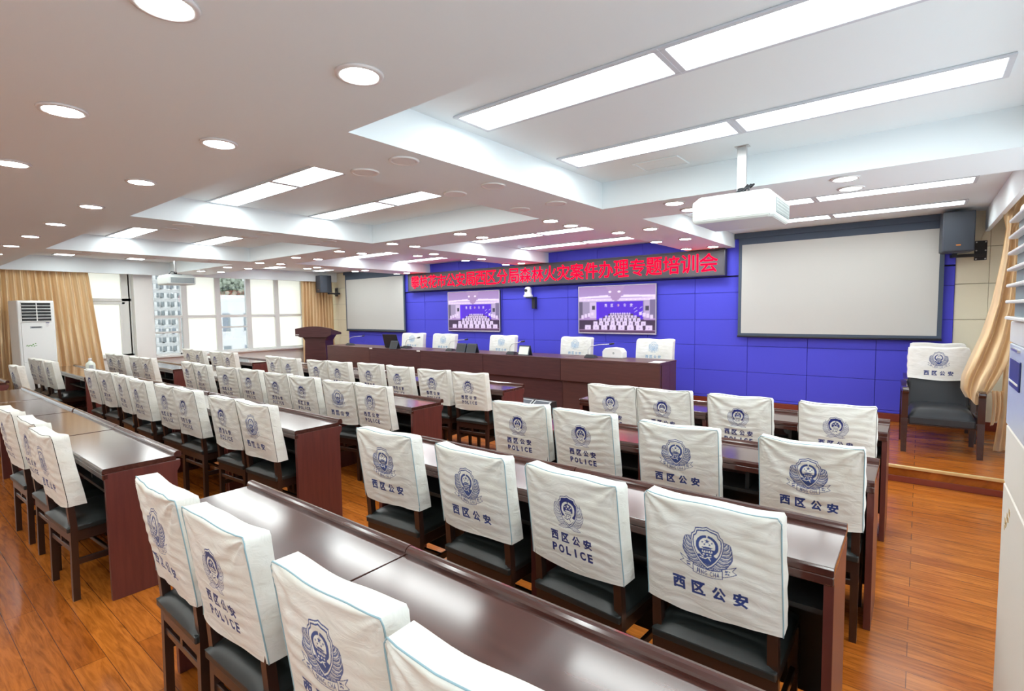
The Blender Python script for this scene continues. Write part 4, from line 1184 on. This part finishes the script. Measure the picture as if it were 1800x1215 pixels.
m = BM(); box(m, .0082, .009, .11, .165, H - .46, H - .375); box(m, .009, .0094, .113, .162, H - .39, H - .378, mi=1)
for k in range(4): box(m, .009, .0094, .118, .155 - .008 * (k % 2), H - .405 - k * .013, H - .401 - k * .013, mi=2)
obj('energy_label', m, ['paper', 'navy', 'grey'], g)
m = BM()
for k in range(14):
    q = k / 13; cy = -.165 + .13 * q
    box(m, .0082, .0088, cy - .008, cy + .009, 1.115 + .012 * math.sin(k * 1.7) + .022 * q * (k % 3 == 0), 1.124 + .012 * math.sin(k * 1.7) + .03 * q * (k % 3 == 0))
obj('leaf_motif', m, 'green', g)
m = BM(); box(m, -.002, .0075, -.215, .215, .06, .835, .006); obj('lower_panel', m, 'ac', t)

t = thing('air_conditioner', 'tall white air conditioner cut by the frame edge, beside the gold curtain', 'air conditioner', (.215, 1.83, 0), 0)
m = BM(); box(m, .0, .36, -.27, .27, .03, 1.89, .02, 3); box(m, .02, .34, -.25, .25, 0, .035); obj('body', m, 'acbeige', t)
m = BM(); box(m, -.002, .004, -.20, .235, 1.56, 1.84, .003, 1); g = obj('air_outlet', m, 'vent', t)
m = BM()
for k in range(7): box(m, -.022, .0, -.205, .24, 1.557 + k * .046, 1.566 + k * .046, .002, 1)
obj('louvres', m, 'white', g)
m = BM(); box(m, -.006, .003, -.262, .262, 1.49, 1.552, .003, 1); obj('upper_trim', m, 'white', t)
m = BM(); box(m, -.006, .003, -.255, .255, 1.25, 1.488, .003, 1); g = obj('front_panel', m, 'acpanel', t)
m = BM(); box(m, -.010, -.006, .02, .20, 1.37, 1.45, .002, 1); box(m, -.0115, -.010, .03, .19, 1.385, 1.390, mi=1); obj('badge', m, ['navy', 'paper'], g)
m = BM(); box(m, -.012, -.006, .05, .17, 1.472, 1.479); obj('handle', m, 'metal', g)
m = BM(); box(m, -.004, .003, -.262, .262, .07, 1.07, .003, 1); g = obj('lower_panel', m, 'acbeige', t)
m = BM()
for k in range(9): box(m, -.0048, -.004, .10 + .011 * k, .112 + .011 * k, 1.015 - .008 * k + .01 * math.sin(k * 2.), 1.03 - .008 * k + .012 * math.sin(k * 2.))
obj('gold_motif', m, 'gold', g)
m = BM(); box(m, -.004, .003, -.262, .262, 1.075, 1.245, .003, 1); obj('middle_panel', m, 'acbeige', t)

# ---------------------------------------------------------------- curtains
def fold_curtain(name, label, x, y0, y1, yb0, yb1, z0, z1, nf, amp, seed):
    amp *= 1.9; rr = np.random.RandomState(seed); ph = rr.rand(6) * 6.28
    m = BM()
    def f(u, v):
        z = z0 + (z1 - z0) * v
        ya = yb0 + (y0 - yb0) * v; yc = yb1 + (y1 - yb1) * v
        w = u + .012 * math.sin(2 * PI * u * nf * .37 + ph[0]) + .008 * math.sin(v * 3 + ph[1])
        y = y0 + (y1 - y0) * w + (1 - v) * ((yb0 - y0) + ((yb1 - y1) - (yb0 - y0)) * u ** 3)
        a = amp * (.55 + .45 * math.sin(u * 7 + ph[2]) ** 2) * (.55 + .75 * (1 - v))
        d = a * (math.sin(2 * PI * nf * w + .5 * math.sin(3 * v + ph[3])) + .35 * math.sin(4 * PI * nf * w + ph[4] + 1.3 * v))
        return (x + d, y + .006 * math.sin(v * 5 + u * 9), z)
    gridsurf(m, f, int(nf * 14), 26)
    return tag(obj(name, m, 'curtain'), label, 'curtain', 'gold satin curtains')
fold_curtain('curtain', 'gold satin curtain behind the white air conditioner by the windows', -12.45, .9, 2.70, .9, 2.98, .03, 2.58, 19, .035, 1)
fold_curtain('curtain', 'gold satin curtain between the long window and the lectern', -12.45, 7.05, 7.93, 7.02, 7.93, .17, 2.58, 10, .035, 2)
# tucked curtain by the armchair: one hanging length and a gathered flap laid over the arm
def draped():
    m = BM()
    zs_ = [2.60, 2.42, 2.3, 2.0, 1.6, 1.3, 1.05, .88, .76, .68]
    xl = [.60, .575, .60, .575, .525, .46, .38, .33, .33, .37]
    xr = [.88, .80, .70, .72, .72, .70, .66, .60, .55, .50]
    def f(u, v):
        z = 2.60 - v * (2.60 - .68)
        a = np.interp(-z, [-q for q in zs_], xl); c = np.interp(-z, [-q for q in zs_], xr)
        x = a + (c - a) * u
        k = np.interp(-z, [-q for q in zs_], [.02, .025, .03, .035, .045, .05, .06, .06, .05, .02])
        y = 6.62 + k * (math.sin(2 * PI * 2.6 * (u + .08 * v) + 1.5 * v) + .25 * math.sin(2 * PI * 5.3 * u + 2 + v)) * (.5 + .5 * math.sin(PI * min(1, u * 1.2 + .1)))
        y -= .10 * math.sin(PI * u) * max(0, v - .55) * 2
        return (x, y, z + .03 * math.sin(6 * u + 1) * v)
    gridsurf(m, f, 60, 44)
    def g(u, v):
        z = 2.58 - v * (2.58 - .165)
        a = np.interp(v, [0, .1, .5, .8, 1], [.62, .66, .66, .64, .60]); c = np.interp(v, [0, .1, .5, 1], [.88, .80, .83, .84])
        x = a + (c - a) * u
        y = 6.82 + .028 * math.sin(2 * PI * 3.2 * u + v) - .02 * v
        return (x, y, z + .02 * math.sin(4 * u) * v)
    gridsurf(m, g, 40, 40)
    def tail(u, v):
        z = .80 - v * (.34 - .10 * u)
        return (.545 + .075 * u + .01 * math.sin(v * 3), 6.50 + .03 * math.sin(2 * PI * 2.5 * u + v), z)
    gridsurf(m, tail, 24, 12)
    o = tag(obj('curtain', m, 'curtain'), 'gold satin curtain gathered and tucked over the leather armchair', 'curtain', 'gold satin curtains')
draped()

# bottle on the window block table
t = thing('bottle', 'clear bottle with a white cap on the window block table', 'bottle', (-9.36, 2.02, .7575))
m = BM(); lathe(m, [(.052, 0), (.058, .01), (.058, .15), (.05, .175), (.03, .195), (.018, .205), (.018, .215)]); obj('body', m, 'clearplastic', t)
m = BM(); lathe(m, [(.0585, .008), (.0587, .04), (.0585, .045)]); obj('liquid', m, 'liquid', t)
m = BM(); cyl(m, (0, 0, .23), .02, .03, 16); obj('cap', m, 'white', t)
m = BM(); box(m, .030, .0600, -.03, .02, .06, .15); obj('label', m, 'grey', t)

# ---------------------------------------------------------------- world, light, camera
w = bpy.data.worlds.new('World'); bpy.context.scene.world = w; w.use_nodes = True
bg = w.node_tree.nodes['Background']
bg.inputs['Color'].default_value = (.90, .95, 1.0, 1); bg.inputs['Strength'].default_value = 3.4

cam = bpy.data.cameras.new('Camera'); co = bpy.data.objects.new('Camera', cam); C.objects.link(co)
yaw, pitch, roll = (math.radians(q) for q in (38.3909, 3.82275, -.76601))
f = Vector((-math.sin(yaw) * math.cos(pitch), math.cos(yaw) * math.cos(pitch), -math.sin(pitch)))
r = Vector((math.cos(yaw), math.sin(yaw), 0)); u = r.cross(f)
r2 = r * math.cos(roll) + u * math.sin(roll); u2 = -r * math.sin(roll) + u * math.cos(roll)
mw = Matrix(((r2.x, u2.x, -f.x, 0), (r2.y, u2.y, -f.y, 0), (r2.z, u2.z, -f.z, 1.6), (0, 0, 0, 1)))
co.matrix_world = mw
cam.sensor_width = 36.; cam.lens = 36. * 905.33 / 1800.; cam.clip_start = .05; cam.clip_end = 500
sc = bpy.context.scene
sc.camera = co
sc.view_settings.view_transform = 'Standard'; sc.view_settings.look = 'None'; sc.view_settings.gamma = 1.0
sc.view_settings.use_curve_mapping = False
sc.view_settings.exposure = 1.15
sc.cycles.max_bounces = 8; sc.cycles.diffuse_bounces = 5; sc.cycles.glossy_bounces = 4
